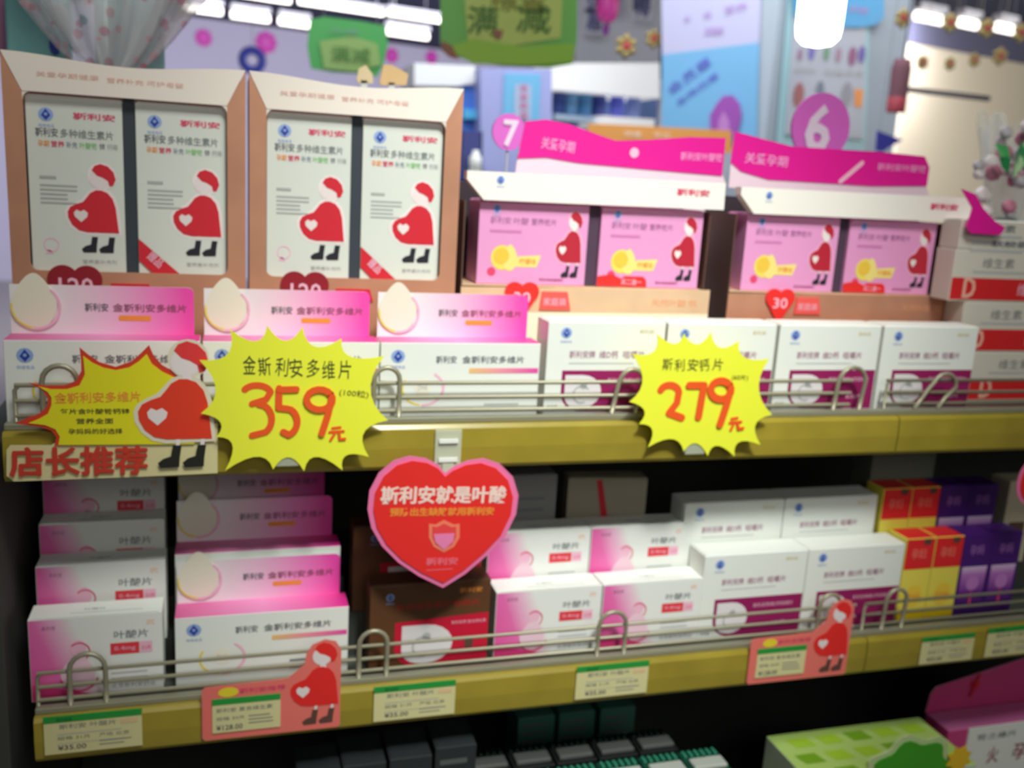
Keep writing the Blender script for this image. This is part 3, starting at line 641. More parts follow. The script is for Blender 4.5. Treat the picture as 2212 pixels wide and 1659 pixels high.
for (x, y, c, s_) in ((1725, 118, (160, 130, 160), 6), (1750, 112, (130, 120, 190), 8), (1782, 116, (120, 160, 130), 7), (1808, 119, (170, 140, 160), 7), (1838, 122, (150, 90, 130), 9), (1858, 118, (110, 90, 170), 8), (1722, 205, (170, 110, 110), 12), (1768, 195, (120, 130, 150), 9), (1826, 205, (150, 150, 160), 12)):
    a = onface(M2, x, y); k = abs(onface(M2, x + s_, y)[0] - a[0]); b.poly(circ(a[0], a[1], k, k * 1.5, 10), mat('poster_dot_%d' % x, c), -.008)
b.poly(fq([(1843, 192), (1862, 194), (1858, 232), (1842, 230)]), ORANGE, -.008)
ftext(b, M2, '会员专享', 1712, 158, 1760, 160, 14, LGREY, -.008); ftext(b, M2, '优惠多多', 1776, 163, 1862, 168, 16, LGREY, -.008)
b.build('white_sheet', r)
b = MB(); b.prism(fq([(1704, -80), (1905, -80), (1904, 40), (1885, 55), (1850, 60), (1800, 58), (1712, 34)]), -.012, -.008, mat('poster_header_blue', (90, 170, 220), .5)); ftext(b, M2, '药房', 1828, 28, 1868, 32, 16, V1, -.014); b.build('blue_header', r)

# bright tube lamp
pl = at(1764, 100, 1.5); r = thing('hanging_lamp', 'glaring white tube lamp hanging in front of the pillar poster', 'lamp', (pl.x, pl.y, pl.z))
b = MB(); b.lathe([(.012, 0), (.040, .006), (.056, .022), (.060, .05), (.064, .26), (.05, .28)], mat('lamp_glow', (255, 255, 255), emit=(250, 255, 252), strength=9), 20); b.build('lamp_tube', r, True)
b = MB(); b.box(-.05, .05, -.05, .05, .28, .33, mat('lamp_cap', (200, 200, 200), .4)); b.tube([(0, 0, .33), (0, 0, ZC - pl.z)], .006, BLACK, 6); b.build('lamp_fitting', r)

# right side: rod, red thing, blue corner
r = thing('wall_rod', 'dark slate rod running along the cream wall', 'rod'); a = at(1950, 192, 3.2); c = at(2135, 213, 3.35); b = MB(); b.tube([a, c], .014, mat('rod_slate', (62, 58, 72), .9), 8); b.build('rod', r, True)
b = MB(); b.box(a.x - .02, a.x + .02, a.y - .02, a.y + .02, a.z - .03, a.z + .03, BLACK); b.build('bracket', r)
r = thing('red_lantern', 'dark maroon hanging cylinder beside the white pillar poster', 'lantern', at(1936, 232, 2.35)); r.scale = (1, 1, 1.6)
b = MB(); b.lathe([(.020, 0), (.036, .004), (.036, .03), (.038, .09), (.030, .112)], mat('maroon_cloth', (104, 66, 76), .8), 14); b.build('lantern_body', r, True)
b = MB(); b.lathe([(.034, -.012), (.037, -.008), (.037, .022), (.034, .026)], mat('maroon_red', (160, 60, 72), .6), 14); b.tube([(0, 0, .11), (0, 0, .3)], .003, BLACK, 5); b.build('red_band', r, True)
card('blue_pennant', 'dark blue triangular pennant under the maroon cylinder, at the pillar foot', 'pennant', [(1896, 282), (1950, 302), (1922, 318), (1908, 328), (1892, 326)], 2.3, mat('pennant_blue', (60, 60, 150), .5), .006)
hang(bpy.data.objects['blue_pennant'], [tuple(at(1900, 285, 2.303))])

# ------------------------------------------------------------------ the shelving
XL, XR = -.485, 1.70
def rail(name, z0, parent, xa, xb):
    b = MB(); pr = [(-.004, 0.0), (-.0065, -.004), (-.0075, -.024), (-.0065, -.043), (-.004, -.047), (.002, -.047), (.002, 0.0)]
    n = len(pr); b.add([(xa, p, z0 + q) for p, q in pr] + [(xb, p, z0 + q) for p, q in pr], [(i, (i + 1) % n, (i + 1) % n + n, i + n) for i in range(n)] + [tuple(reversed(range(n))), tuple(range(n, 2 * n))], OLIVE)
    return b.build(name, parent)
def shelf(label, z0, seam, x0):
    r = thing('shelf_board', label, 'shelf', group='shelf boards of the display rack')
    b = MB(); b.box(x0, XR, .002, .46, z0 - .018, z0, DECK); b.build('deck', r)
    b = MB(); b.box(x0, XR, .002, .012, z0, z0 + .006, STEEL, .001); b.build('front_lip', r)
    rail('price_channel', z0, r, x0, seam - .0008); rail('price_channel', z0, r, seam + .0008, XR); return r
s1 = at(1932, 930, 0).x; s2 = at(1862, 1420, 0).x
shelf('upper shelf board with wide olive gold price channel carrying the yellow star price cards', 0.0, s1, XL)
shelf('lower shelf board with olive gold price channel holding the small green topped price tags', -.291, s2, -.472)
r = thing('shelf_board', 'bottom shelf board in shadow under the green and pink cartons', 'shelf', group='shelf boards of the display rack'); b = MB(); b.box(-.49, XR, -.03, .46, -.62, -.60, DECK); b.build('deck', r)
b = MB(); b.box(-.49, XR, -.038, -.030, -.65, -.60, OLIVE); b.build('price_channel', r)
r = thing('shelf_rack', 'dark metal rack frame that carries the three shelf boards', 'rack')
b = MB(); b.box(-.52, XR, .46, .475, -1.25, -.0, DARK); b.build('back_panel', r)
b = MB(); b.box(-.525, -.495, .0, .475, -1.25, -.02, DARK, .002); b.build('end_panel', r)
b = MB(); b.box(-.52, XR, .02, .46, -1.25, -.70, DARK); b.build('plinth', r)
# stepped riser under the rear rows of the lower shelf
ZL = -.291
r = thing('stepped_riser', 'dark stepped riser lifting the rear rows of cartons on the lower shelf', 'riser')
STEP = {'f': (.038, .068, .108), 'm': (.053, .078, 0), 'b': (.053, 0, 0), 'g': (.055, .088, 0), 'd': (.052, .078, 0), 'y': (.054, .085, 0)}
for k_, xa, xb in (('f', -.484, -.3465), ('m', -.3455, -.160), ('b', -.159, -.0015), ('g', -.0005, .2470), ('d', .2480, .5365), ('y', .5375, .80)):
    for j_, st in enumerate(STEP[k_]):
        if st: y_ = .0675 + .042 * j_; b = MB(); b.box(xa, xb, y_, y_ + (.0415 if j_ < 2 else .08), ZL + .0004, ZL + st, DARK); b.build('step_block', r)

def fence(label, z0, x0, x1, hoops, ends):
    r = thing('wire_fence', label, 'wire fence', group='wire fences along the shelf edges')
    for k, z in enumerate((.041, .026, .012)):
        b = MB(); y = .009
        b.tube([(x0, y, z0 + z), (x1, y, z0 + z)], .0022, WIRE, 6); b.build('wire', r, True)
    for xa, lean, wd, h_ in hoops:
        pts = []; rr = wd / 2
        for t in range(3): pts.append((xa - rr + lean * t * .01, .0055, z0 + .0065 + (h_ - rr - .0065) * t / 2))
        for t in range(1, 9): a = PI - PI * t / 8; pts.append((xa + lean * .025 + rr * math.cos(a), .0055, z0 + h_ - rr + rr * math.sin(a)))
        for t in range(1, 3): pts.append((xa + rr + lean * (.02 - t * .01), .0055, z0 + .0065 + (h_ - rr - .0065) * (2 - t) / 2))
        b = MB(); b.tube(pts, .0026, WIRE, 8); b.build('hoop', r, True)
    for xe, dr in ends:
        b = MB(); b.tube([(xe, .009, z0 + .0065), (xe, .009, z0 + .036), (xe + dr * .004, .009, z0 + .041), (xe + dr * .012, .009, z0 + .041)], .002, WIRE, 6); b.build('end_bend', r, True)
    return r
hx = lambda x, y, zz: at(x, y, .0055).x
fence('long silver wire fence on the upper shelf edge, behind the yellow star cards', 0, hx(32, 890, 0), hx(1840, 860, 0), [(hx(130, 850, 0), 0, .03, .060), (hx(835, 860, 0), 0, .026, .058), (hx(1350, 850, 0), .3, .028, .056), (hx(1832, 850, 0), .15, .036, .058)], [(hx(32, 890, 0), 1)])
fence('short silver wire fence at the right end of the upper shelf edge', 0, hx(1915, 860, 0), XR, [(hx(2005, 850, 0), .9, .034, .050)], [(hx(1915, 870, 0), 1)])
fence('long silver wire fence on the lower shelf edge, ending behind a salmon tag', ZL, hx(80, 1500, 0), hx(1850, 1330, 0), [(hx(190, 1480, 0), 0, .033, .060), (hx(806, 1415, 0), 0, .030, .060), (hx(1322, 1370, 0), 0, .034, .060), (hx(1790, 1330, 0), 0, .03, .060)], [(hx(80, 1490, 0), 1)])
fence('short silver wire fence at the right end of the lower shelf edge', ZL, hx(1868, 1340, 0), XR, [(hx(1930, 1320, 0), .1, .030, .060)], [(hx(1868, 1340, 0), 1)])

# ------------------------------------------------------------------ goods: upper shelf
for x, l in ((-.4860, 'white and magenta carton with drop header at the left end of the upper shelf'), (-.3115, 'white and magenta drop header carton partly behind the 359 star card'), (-.1380, 'white and magenta drop header carton right of the 359 star, beside the D cartons')):
    MULTI.put((x, .022, E_), l, 'carton', 'drop header cartons on the upper shelf')
for x, l in ((.0420, 'white carton with plum D panel, leftmost of four on the upper shelf'), (.1830, 'white carton with plum D panel, mostly hidden behind the 279 star card'), (.3255, 'white carton with plum D panel just right of the 279 star card'), (.4680, 'white carton with plum D panel, rightmost of four on the upper shelf')):
    DCART.put((x, .024, E_), l, 'carton', 'plum D cartons on the upper shelf')

def big_tray(x0, label, lg):
    W, H, D = .221, .340, .075; Y0 = .10
    r = thing('display_case', label, 'display carton', (x0, Y0, E_), group='tall copper display cases')
    # front frame with rounded window, built as four bars and corner fills
    wx0, wx1, wz0, wz1 = .017, W - .018, .136, .306
    b = MB(); th = .003
    b.prism([(0, 0), (W, 0), (W, wz0), (0, wz0)], 0, th, COPPER)
    b.prism([(0, wz0), (wx0, wz0), (wx0, wz1), (0, H)], 0, th, COPPER)
    b.prism([(wx1, wz0), (W, wz0), (W, H), (wx1, wz1)], 0, th, COPPER)
    rr = .008
    for (cx, cz, sx, sz) in ((wx0, wz0, 1, 1), (wx1, wz0, -1, 1), (wx1, wz1, -1, -1), (wx0, wz1, 1, -1)):
        pts = [(cx, cz)] + [(cx + sx * (rr - rr * math.cos(a)), cz + sz * (rr - rr * math.sin(a))) for a in [PI / 2 * i / 5 for i in range(6)]]
        b.prism(pts if sx * sz < 0 else pts[::-1], 0, th, COPPER if sz > 0 else WARM)
    b.build('front_frame', r)
    b = MB(); n = 12
    top = [(W * i / n, H + .0035 * math.cos(2 * PI * i / n) - .002) for i in range(n + 1)]
    b.prism([(wx0, wz1), (wx1, wz1)] + top[::-1], -.0006, th, WARM)  # header made paler than the copper frame: its lighting is in the colour
    b.text('关爱孕期健康', .030, H - .020, .055, .005, mat('print_salmon_pale', (232, 184, 172)), -.001); b.text('营养补充 呵护母婴', .092, H - .021, .070, .005, mat('print_salmon_pale', (232, 184, 172)), -.001)
    b.build('header', r)
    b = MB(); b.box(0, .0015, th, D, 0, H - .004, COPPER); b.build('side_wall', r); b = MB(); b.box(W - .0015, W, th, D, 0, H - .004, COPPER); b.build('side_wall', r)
    b = MB(); b.box(0, W, D, D + .0015, 0, H - .004, BROWNIN); b.box(.0015, W - .0015, th, D, wz0 - .004, wz0 - .0025, COPPER); b.build('inner_tray', r)  # brown back has the interior shadow put into its colour
    bw = mat('case_divider', (52, 60, 70), .6); b = MB(); b.box(wx0 + .0875, wx0 + .0985, .010, .014, wz0 - .002, wz1 + .002, bw); b.build('divider', r)
    b = MB()
    b.prism(lobes(.046, .068, .128, .0142, (.057, .092)), -.003, -.0008, DRED); b.text('120', .042, .112, .032, .018, PALEPINK, -.0034, bold=.01); b.text('片', .075, .112, .008, .008, PALEPINK, -.0034)
    b.build('count_badge', r)
    b = MB(); b.prism([(.088, .112), (.130, .112), (.126, .125), (.090, .125)], -.002, -.0005, RED); b.text('家庭装', .093, .115, .03, .007, PALEPINK, -.0024); b.build('red_label', r)
    zb = E_ + wz0 - .0025 + E_
    TALL.put((x0 + wx0 + .0005, Y0 + .008, zb), lg[0], 'carton', 'pearl white figure cartons in the copper cases'); TALLR.put((x0 + wx0 + .0990, Y0 + .008, zb), lg[1], 'carton', 'pearl white figure cartons in the copper cases')
big_tray(-.4905, 'tall copper display case at the far left, filled with two pearl white cartons', ('pearl carton with maroon expectant figure in the left copper case, no ribbon', 'pearl carton with red corner ribbon in the left copper case'))
big_tray(-.2660, 'tall copper display case right of the first, topped by a pale lit header', ('pearl carton with red expectant figure in the right copper case, no ribbon', 'pearl carton with red corner ribbon in the right copper case'))

def pink_tray(x0, W, label, lg, lipmat):
    Y0 = .10; H = .260; D = .075
    r = thing('pink_display_case', label, 'display carton', (x0, Y0, E_), group='low pink display cases')
    b = MB(); b.prism([(0, 0), (W - .004, 0), (W - .004, .118), (W - .004, .133), (0, .130)], 0, .002, lipmat); b.poly([(0, .001), (W - .004, .001), (W - .004, .104), (0, .102)], mat('lip_cream', (244, 230, 206), .45) if lipmat is PEACH else COPPER, -.0004)
    b.text('天然叶酸 铁', W - .080, .112, .06, .009, mat('print_peach', (238, 168, 128)), -.0004); b.build('front_lip', r)
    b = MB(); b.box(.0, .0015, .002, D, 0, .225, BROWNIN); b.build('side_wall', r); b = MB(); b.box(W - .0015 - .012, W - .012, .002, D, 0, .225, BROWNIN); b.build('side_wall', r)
    b = MB(); b.box(0, W - .012, D, D + .0015, 0, .245, mat('inner_shade', (44, 34, 44), .7)); b.box(.0015, W - .014, .002, D, .1315, .133, PEACH); b.build('inner_tray', r)  # dark back panel: shadow of the recess painted as its colour
    b = MB(); b.prism([(.020, .2265), (W + .001, .2290), (W + .0, H), (0, H - .003), (0, .248)], -.004, .010, mat('header_ivory', (246, 240, 232), .45), WARM)
    caplogo(b, .038, .249, .009, -.0045); b.text('斯利安', W - .062, .243, .042, .008, PINKRED, -.0045, bold=.03); b.build('header_strip', r)
    b = MB()
    b.prism(lobes(.062, .080, .126, .0112, (.071, .093)), -.003, -.0008, BRED); b.text('30', .061, .113, .020, .013, PALEPINK, -.0034, bold=.02); b.build('count_badge', r)
    b = MB(); b.prism([(.093, .106), (.131, .106), (.126, .127), (.095, .127)], -.002, -.0005, mat('label_coral', (240, 90, 84), .5)); b.text('家庭装', .097, .111, .028, .009, PALEPINK, -.0024); b.build('red_label', r)
    b = MB(); mx = x0 + .1475; b.box(.1492, .1632, .010, .014, .134, .2262, mat('case_divider_plum', (74, 52, 74), .6)); b.build('divider', r)
    zb = E_ + .133 + E_
    PINKC.put((x0 + .0185, Y0 + .006, zb), lg[0], 'carton', 'pink figure cartons in the low cases'); PINKS.put((x0 + .1640, Y0 + .006, zb), lg[1], 'carton', 'pink figure cartons in the low cases')
pink_tray(-.0380, .313, 'low pink display case right of the tall copper cases, under an ivory strip', ('pink carton with figure and lemon, left one in the first pink case', 'pink carton with red sticker at its foot in the first pink case'), PEACH)
pink_tray(.2965, .332, 'low display case of pink cartons, the second one, with copper brown lip', ('pink carton with figure and lemon, left one in the second pink case', 'pink carton with red sticker at its foot in the second pink case'), COPPER)

# magenta wavy toppers
def topper(label, pts, base, texts, extra=None):
    Y = .182; r = thing('wavy_topper', label, 'header card', group='magenta wavy toppers')
    b = MB(); b.prism(P2(pts, Y), Y, Y + .0012, MAG, PALEPINK)
    for a in texts: ptext(b, a[0], *a[1:], mat('print_topper', (248, 160, 216)), Y - .0005, .02)
    if extra: extra(b, Y)
    b.build('wavy_card', r)
    b = MB(); pb = P2(base, Y); b.prism(pb, Y + .0013, Y + .0028, mat('topper_base', (236, 214, 226), .5)); b.build('pale_base', r)
    zmin = min(q for p, q in pb); xs = [p for p, q in pb]
    b = MB(); b.box(min(xs) + .02, max(xs) - .02, Y + .003, Y + .005, E_, zmin + .01, mat('topper_base', (236, 214, 226), .5)); b.build('stand', r)
def pills(b, Y):
    q = at(1370, 330, Y); b.poly(circ(q.x, q.z, .006), PALEPINK, Y - .0005)
topper('magenta wavy topper card on the first pink display case', [(1135, 262), (1180, 258), (1230, 268), (1290, 290), (1330, 304), (1400, 302), (1490, 296), (1568, 298), (1560, 380), (1400, 366), (1250, 352), (1180, 340), (1118, 342)],
       [(1120, 330), (1160, 330), (1560, 372), (1570, 400), (1110, 400)], [('关爱孕期', 1168, 320, 1240, 332, 26), ('斯利安叶酸铁', 1470, 346, 1560, 350, 18)], pills)
def wand(b, Y):
    a = at(1815, 392, Y); c = at(1862, 352, Y); b.stroke([(a.x, a.z), (c.x, c.z)], .006, PALEPINK, Y - .0005)
topper('magenta wavy topper card on the second pink display case, with a slanting wand', [(1588, 284), (1640, 298), (1710, 316), (1800, 322), (1900, 328), (1998, 338), (2008, 362), (2002, 402), (1880, 402), (1760, 394), (1660, 388), (1600, 370), (1578, 350)],
       [(1580, 345), (1640, 380), (2000, 398), (2010, 425), (1575, 405)], [('关爱孕期', 1608, 352, 1700, 362, 24), ('斯利安叶酸铁', 1895, 368, 2000, 374, 16)], wand)
card('magenta_ribbon', 'magenta ribbon tail beyond the right end of the ivory strip', 'ribbon', [(2078, 408), (2108, 420), (2124, 450), (2150, 478), (2172, 492), (2160, 508), (2098, 504), (2088, 490), (2102, 450)], .055, MAG, .002)

# stack of red banded boxes at the right
def mk_redbox(h, band):
    def f():
        r = thing('red_banded_box', '', ''); W, D = .24, .034; b = MB(); b.box(0, W, 0, D, 0, h, mat('box_offwhite', (216, 210, 198), .5), .0008)
        if band:
            b.poly([(.0008, .002), (W - .001, .002), (W - .001, h * .46), (.0008, h * .46)], mat('print_vermilion', (216, 36, 40)), -.0003)
            b.text('D', .020, .004, .018, h * .40, mat('print_blush', (240, 180, 160)), -.0006, bold=.05); b.text('维生素D滴剂', .105, .008, .10, h * .26, PALEPINK, -.0006)
            b.text('维生素', .044, h * .66, .050, h * .2, GREY, -.0003); b.bars(.03, h * .56, .1, 1, .004, .003, LGREY, -.0003)
        else:
            b.text('维生素', .03, h * .62, .055, .010, GREY, -.0003, bold=.02); b.bars(.02, h * .42, .1, 3, .009, .004, LGREY, -.0003, 4); b.text('软胶囊', .05, h * .1, .06, .009, GREY, -.0003, bold=.02)
        b.build('box_body', r)
        b = MB(); b.box(.003, W - .003, .001, D - .002, h - .0002, h + .0008, WHITE, .0003); b.build('tuck_flap', r); return r
    return f
Ys = .0645; zt_ = [at(2130, y, Ys).z for y in (648, 757, 862)]; hb = zt_[0] - zt_[1]
RB = Kind(mk_redbox(hb - .0014, True)); RT = Kind(mk_redbox(.036, False)); xs = at(2062, 560, Ys).x; z = E_
for i, l in enumerate(('lowest red banded box in the stack at the right end of the upper shelf', 'middle red banded box in the stack at the right end of the upper shelf', 'highest red banded box in the stack beside the pink cases')):
    RB.put((xs + (.052, .026, 0)[i], Ys, z), l, 'box', 'stacked red banded boxes'); z += hb - .0002
RT.put((xs + .002, Ys, z), 'off-white box with grey lettering on top of the red banded stack', 'box', 'stacked red banded boxes')
print('stack', zt_, xs)

# cellophane gift at top left and bouquet at right
def dotted(name, base, dots, scale, alpha):
    """clear film printed with round dots"""
    if name in MATS: return MATS[name]
    mt = mat(name, base, .22, alpha=alpha); nt = mt.node_tree; b_ = nt.nodes['Principled BSDF']
    tc = nt.nodes.new('ShaderNodeTexCoord'); vo = nt.nodes.new('ShaderNodeTexVoronoi'); vo.inputs['Scale'].default_value = scale; nt.links.new(tc.outputs['Object'], vo.inputs['Vector'])
    lt = nt.nodes.new('ShaderNodeMath'); lt.operation = 'LESS_THAN'; lt.inputs[1].default_value = .30; nt.links.new(vo.outputs['Distance'], lt.inputs[0])
    cr = nt.nodes.new('ShaderNodeValToRGB'); cr.color_ramp.interpolation = 'CONSTANT'; e = cr.color_ramp.elements; e[0].color = lin(dots[0]); e[1].position = .4; e[1].color = lin(dots[1]); k = e.new(.75); k.color = lin(dots[2])
    sp = nt.nodes.new('ShaderNodeSeparateColor'); nt.links.new(vo.outputs['Color'], sp.inputs[0]); nt.links.new(sp.outputs[0], cr.inputs[0])
    mx = nt.nodes.new('ShaderNodeMix'); mx.data_type = 'RGBA'; nt.links.new(lt.outputs[0], mx.inputs[0]); mx.inputs[6].default_value = lin(base); nt.links.new(cr.outputs[0], mx.inputs[7]); nt.links.new(mx.outputs[2], b_.inputs['Base Color'])
    ma = nt.nodes.new('ShaderNodeMath'); ma.operation = 'MULTIPLY_ADD'; nt.links.new(lt.outputs[0], ma.inputs[0]); ma.inputs[1].default_value = .35; ma.inputs[2].default_value = alpha; nt.links.new(ma.outputs[0], b_.inputs['Alpha'])
    return mt
def ruffle(parent, rx, h0, h1, r0, r1, folds, mt, seed, name, ry=.55, amp=.16):
    """film gathered at a neck (height h0) and flaring out in folds to height h1"""
    rg = random.Random(seed); n = folds * 8; v = []; fs = []; J = 7; ph = [rg.uniform(.6, 1.4) for _ in range(folds)]
    for j in range(J + 1):
        t = j / J; rr = r0 + (r1 - r0) * t ** .8
        for k in range(n):
            a = 2 * PI * k / n; f = ph[int(k / 8) % folds]; q = rr * (1 + amp * f * math.sin(folds * a) * (.4 + t))
            v.append((q * math.cos(a), q * ry * math.sin(a), h0 + (h1 - h0) * t * (1 + .10 * f * math.cos(folds * a))))
    for j in range(J):
        for k in range(n): fs.append((j * n + k, j * n + (k + 1) % n, (j + 1) * n + (k + 1) % n, (j + 1) * n + k))
    b = MB(); b.add(v, fs, mt); return b.build(name, parent, True)
DF = dotted('dotted_film', (226, 222, 228), ((206, 140, 160), (226, 176, 190), (110, 170, 170)), 52, .30)
CF = mat('clear_film', (232, 236, 238), .15, alpha=.34)
q = at(235, 140, .34); r = thing('cellophane_gift', 'cellophane wrapped gift with pale dots standing behind the left copper display case', 'gift', (q.x, .34, E_)); h = q.z - E_
ruffle(r, 0, h - .01, h + .15, .03, .135, 13, DF, 3, 'printed_film'); ruffle(r, 0, h - .01, h + .13, .015, .10, 9, CF, 8, 'clear_film', .5, .22)
ruffle(r, 0, h - .01, .045, .03, .105, 11, DF, 5, 'gathered_body', .6, .05)
b = MB(); b.box(-.115, -.045, .03, .05, h - .10, h + .075, mat('gift_teal', (140, 206, 206), .6), .004); b.prism(circ(-.062, h + .020, .006, .012), .028, .0295, NAVY); b.box(-.02, .06, .045, .06, h - .1, h + .10, mat('gift_teal_pale', (170, 214, 214), .6), .004); b.build('teal_card', r)
b = MB(); b.tube([(.034 * math.cos(a), .02 * math.sin(a), h - .01) for a in [2 * PI * i / 16 for i in range(16)]], .003, mat('gift_ribbon', (210, 190, 200)), 6, True); b.build('ribbon', r, True)
p = at(30, 60, 1.3); b = MB(); b.prism(P2([(-30, -40), (42, -40), (40, 118), (-30, 118)], 1.3), 1.3, 1.32, mat('poster_mauve', (150, 96, 130), .6)); b.poly(P2([(8, 10), (26, 10), (28, 118), (6, 118)], 1.3), mat('poster_plum', (110, 70, 110)), 1.296); tag(b.build('dark_poster'), 'mauve poster at the top left corner of the frame', 'poster', 'posters in the store')
b = MB(); b.prism(P2([(42, -40), (74, -40), (72, 112), (42, 114)], 1.5), 1.5, 1.52, mat('panel_teal', (120, 160, 158), .6)); tag(b.build('teal_banner'), 'narrow grey teal banner between the mauve poster and the cellophane gift', 'banner')

q = at(2175, 470, .36); r = thing('wrapped_bouquet', 'cellophane wrapped bouquet with green leaves and pink blossoms at the right edge', 'bouquet', (q.x, .36, E_)); rg = random.Random(5); h = q.z - E_
ruffle(r, 0, h - .03, h + .15, .02, .075, 7, CF, 6, 'film_wrap', .5, .12)
b = MB(); b.tube([(0, 0, 0), (0, 0, h)], .016, mat('stem_green', (80, 120, 70)), 8); b.build('stems', r)
for i in range(26):
    b = MB(); k = rg.uniform(.8, 1.3); b.lathe([(.002 * k, -.008 * k), (.009 * k, -.006 * k), (.011 * k, 0), (.008 * k, .006 * k), (.002 * k, .005 * k)], (mat('petal_rose', (206, 130, 156)), mat('petal_pale', (236, 222, 224)), mat('petal_grey', (190, 184, 190)), mat('petal_pale', (236, 222, 224)))[i % 4], 8)
    a = rg.uniform(0, 2 * PI); d = rg.uniform(0, .06); o = b.build('blossom', r, True); o.location = (d * math.cos(a) - .052, -.03 - .03 * rg.random(), h + .075 + d * 1.2 * math.sin(a)); o.rotation_euler = (1.2, rg.uniform(-.6, .6), 0)
for i in range(12):
    b = MB(); L = .03 + .02 * rg.random(); b.add([(0, 0, 0), (.010, -.004, L * .5), (0, 0, L), (-.010, -.004, L * .5)], [(0, 1, 2), (0, 2, 3)], (mat('leaf_green', (84, 190, 110)), mat('leaf_pale', (170, 210, 160)), mat('leaf_deep', (40, 140, 80)))[i % 3])
    o = b.build('leaf', r); o.location = (rg.uniform(-.09, -.05), -.07, h + rg.uniform(.06, .13)); o.rotation_euler = (0, rg.uniform(-1.4, 1.4), 0)
b = MB(); b.tube([(0, -.035, 0), (-.02, -.05, .015), (-.035, -.045, -.01), (0, -.035, 0), (.02, -.05, .015), (.03, -.045, -.012), (0, -.035, 0)], .004, MAG, 6); b.build('bow', r)

# odds and ends on top behind the displays
for (pts, Y, mt, nm, l) in (([(770, 172), (775, 148), (790, 140), (805, 160), (806, 180), (775, 180)], .30, mat('paper_cream', (250, 226, 180), .5), 'paper_petal', 'cream paper petal poking above the right copper case, left of the orange one'),
        ([(820, 178), (828, 140), (846, 140), (882, 160), (878, 184), (824, 184)], .32, mat('paper_orange', (250, 208, 150), .5), 'paper_petal', 'pale orange paper petal poking above the right copper case')):
    z_ = min(q for p_, q in P2(pts, Y)); xx = [p_ for p_, q in P2(pts, Y)]; r = thing(nm, l, 'paper decoration', group='paper petals above the copper case')
    b = MB(); b.prism(P2(pts, Y), Y, Y + .004, mt); b.build('petal', r); b = MB(); b.box(sum(xx) / len(xx) - .004, sum(xx) / len(xx) + .004, Y, Y + .004, E_, z_ + .004, WHITE); b.build('stick', r)

# ------------------------------------------------------------------ star cards, heart, recommendation card
def arcs(tips, depth):
    o = []; n = len(tips); cx = sum(t[0] for t in tips) / n; cy = sum(t[1] for t in tips) / n
    for i in range(n):
        a = tips[i]; b_ = tips[(i + 1) % n]; mx, my = (a[0] + b_[0]) / 2, (a[1] + b_[1]) / 2; L = math.hypot(a[0] - b_[0], a[1] - b_[1]); d = math.hypot(cx - mx, cy - my); k = min(depth, L * .42) * 2 / d
        qx, qy = mx + (cx - mx) * k, my + (cy - my) * k
        for j in range(7):
            t = j / 7; o.append(((1 - t) ** 2 * a[0] + 2 * t * (1 - t) * qx + t * t * b_[0], (1 - t) ** 2 * a[1] + 2 * t * (1 - t) * qy + t * t * b_[1]))
    return o
def pstroke(b, pts, Y, wpx, mt, y, off=(0, 0)):
    k = (at(pts[0][0] + wpx, pts[0][1], Y) - at(pts[0][0], pts[0][1], Y)).length; b.stroke(P2([(p + off[0], q + off[1]) for p, q in pts], Y), k, mt, y)
def arcp(cx, cy, rx, ry, a0, a1, n=10): return [(cx + rx * math.cos(math.radians(a0 + (a1 - a0) * i / n)), cy - ry * math.sin(math.radians(a0 + (a1 - a0) * i / n))) for i in range(n + 1)]
YS = -.0195
def starcard(label, tips, depth, digits, title, tpos, cnt, cpos, yuan):
    r = thing('star_price_card', label, 'price card', group='yellow star price cards')
    b = MB(); b.prism(P2(arcs(tips, depth), YS), YS, YS + .0008, BYEL); b.build('star_card', r)
    b = MB()
    for i, d in enumerate(digits): pstroke(b, d, YS, 15, MARK, YS - .0005 - .0004 * i)
    for i, s_ in enumerate(yuan): pstroke(b, s_, YS, 6, MARK, YS - .0005 - .0003 * i)
    b.build('handwritten_price', r)
    b = MB(); x0, y0, x1, y1, h = tpos; n = len(title)
    for i, ch in enumerate(title): 
        t = i / n; x = x0 + (x1 - x0) * t; y = y0 + (y1 - y0) * t; ptext(b, ch, x, y + (i % 2) * 3, x + (x1 - x0) / n * .8, y + (i % 3), h, INK, YS - .0005, 0)
    ptext(b, cnt, *cpos, INK, YS - .0005, 0); b.build('handwritten_name', r)
    m_ = sum(t[0] for t in tips) / len(tips); q = at(m_, 930, YS); b = MB(); b.box(q.x - .012, q.x + .012, YS + .0010, -.0078, -.036, -.012, mat('clear_clip', (210, 214, 190), .2, alpha=.6), .001); b.build('card_clip', r)
starcard('large yellow star price card reading 359 on the upper shelf edge', [(431, 778), (497, 712), (577, 703), (653, 706), (738, 731), (830, 769), (838, 908), (797, 987), (740, 1016), (657, 1018), (590, 1014), (486, 1017), (468, 944), (434, 893)], 34,
    [arcp(555, 850, 30, 18, 150, 10) + [(575, 862), (545, 872)], [(560, 873)] + arcp(560, 905, 27, 32, 70, -60) + [(545, 940)], [(603, 838), (602, 880), (620, 882)] + arcp(615, 910, 27, 30, 60, -70) + [(612, 932)], [(603, 841), (640, 840)],
     arcp(690, 862, 28, 22, 30, 390, 16), [(716, 860), (708, 895), (695, 935)]], '金斯利安多维片', (525, 808, 765, 820, 40), '(100粒)', (732, 856, 795, 862, 17), [[(718, 925), (735, 923)], [(712, 933), (742, 931)], [(724, 934), (714, 950)], [(732, 933), (734, 948), (745, 947)]])
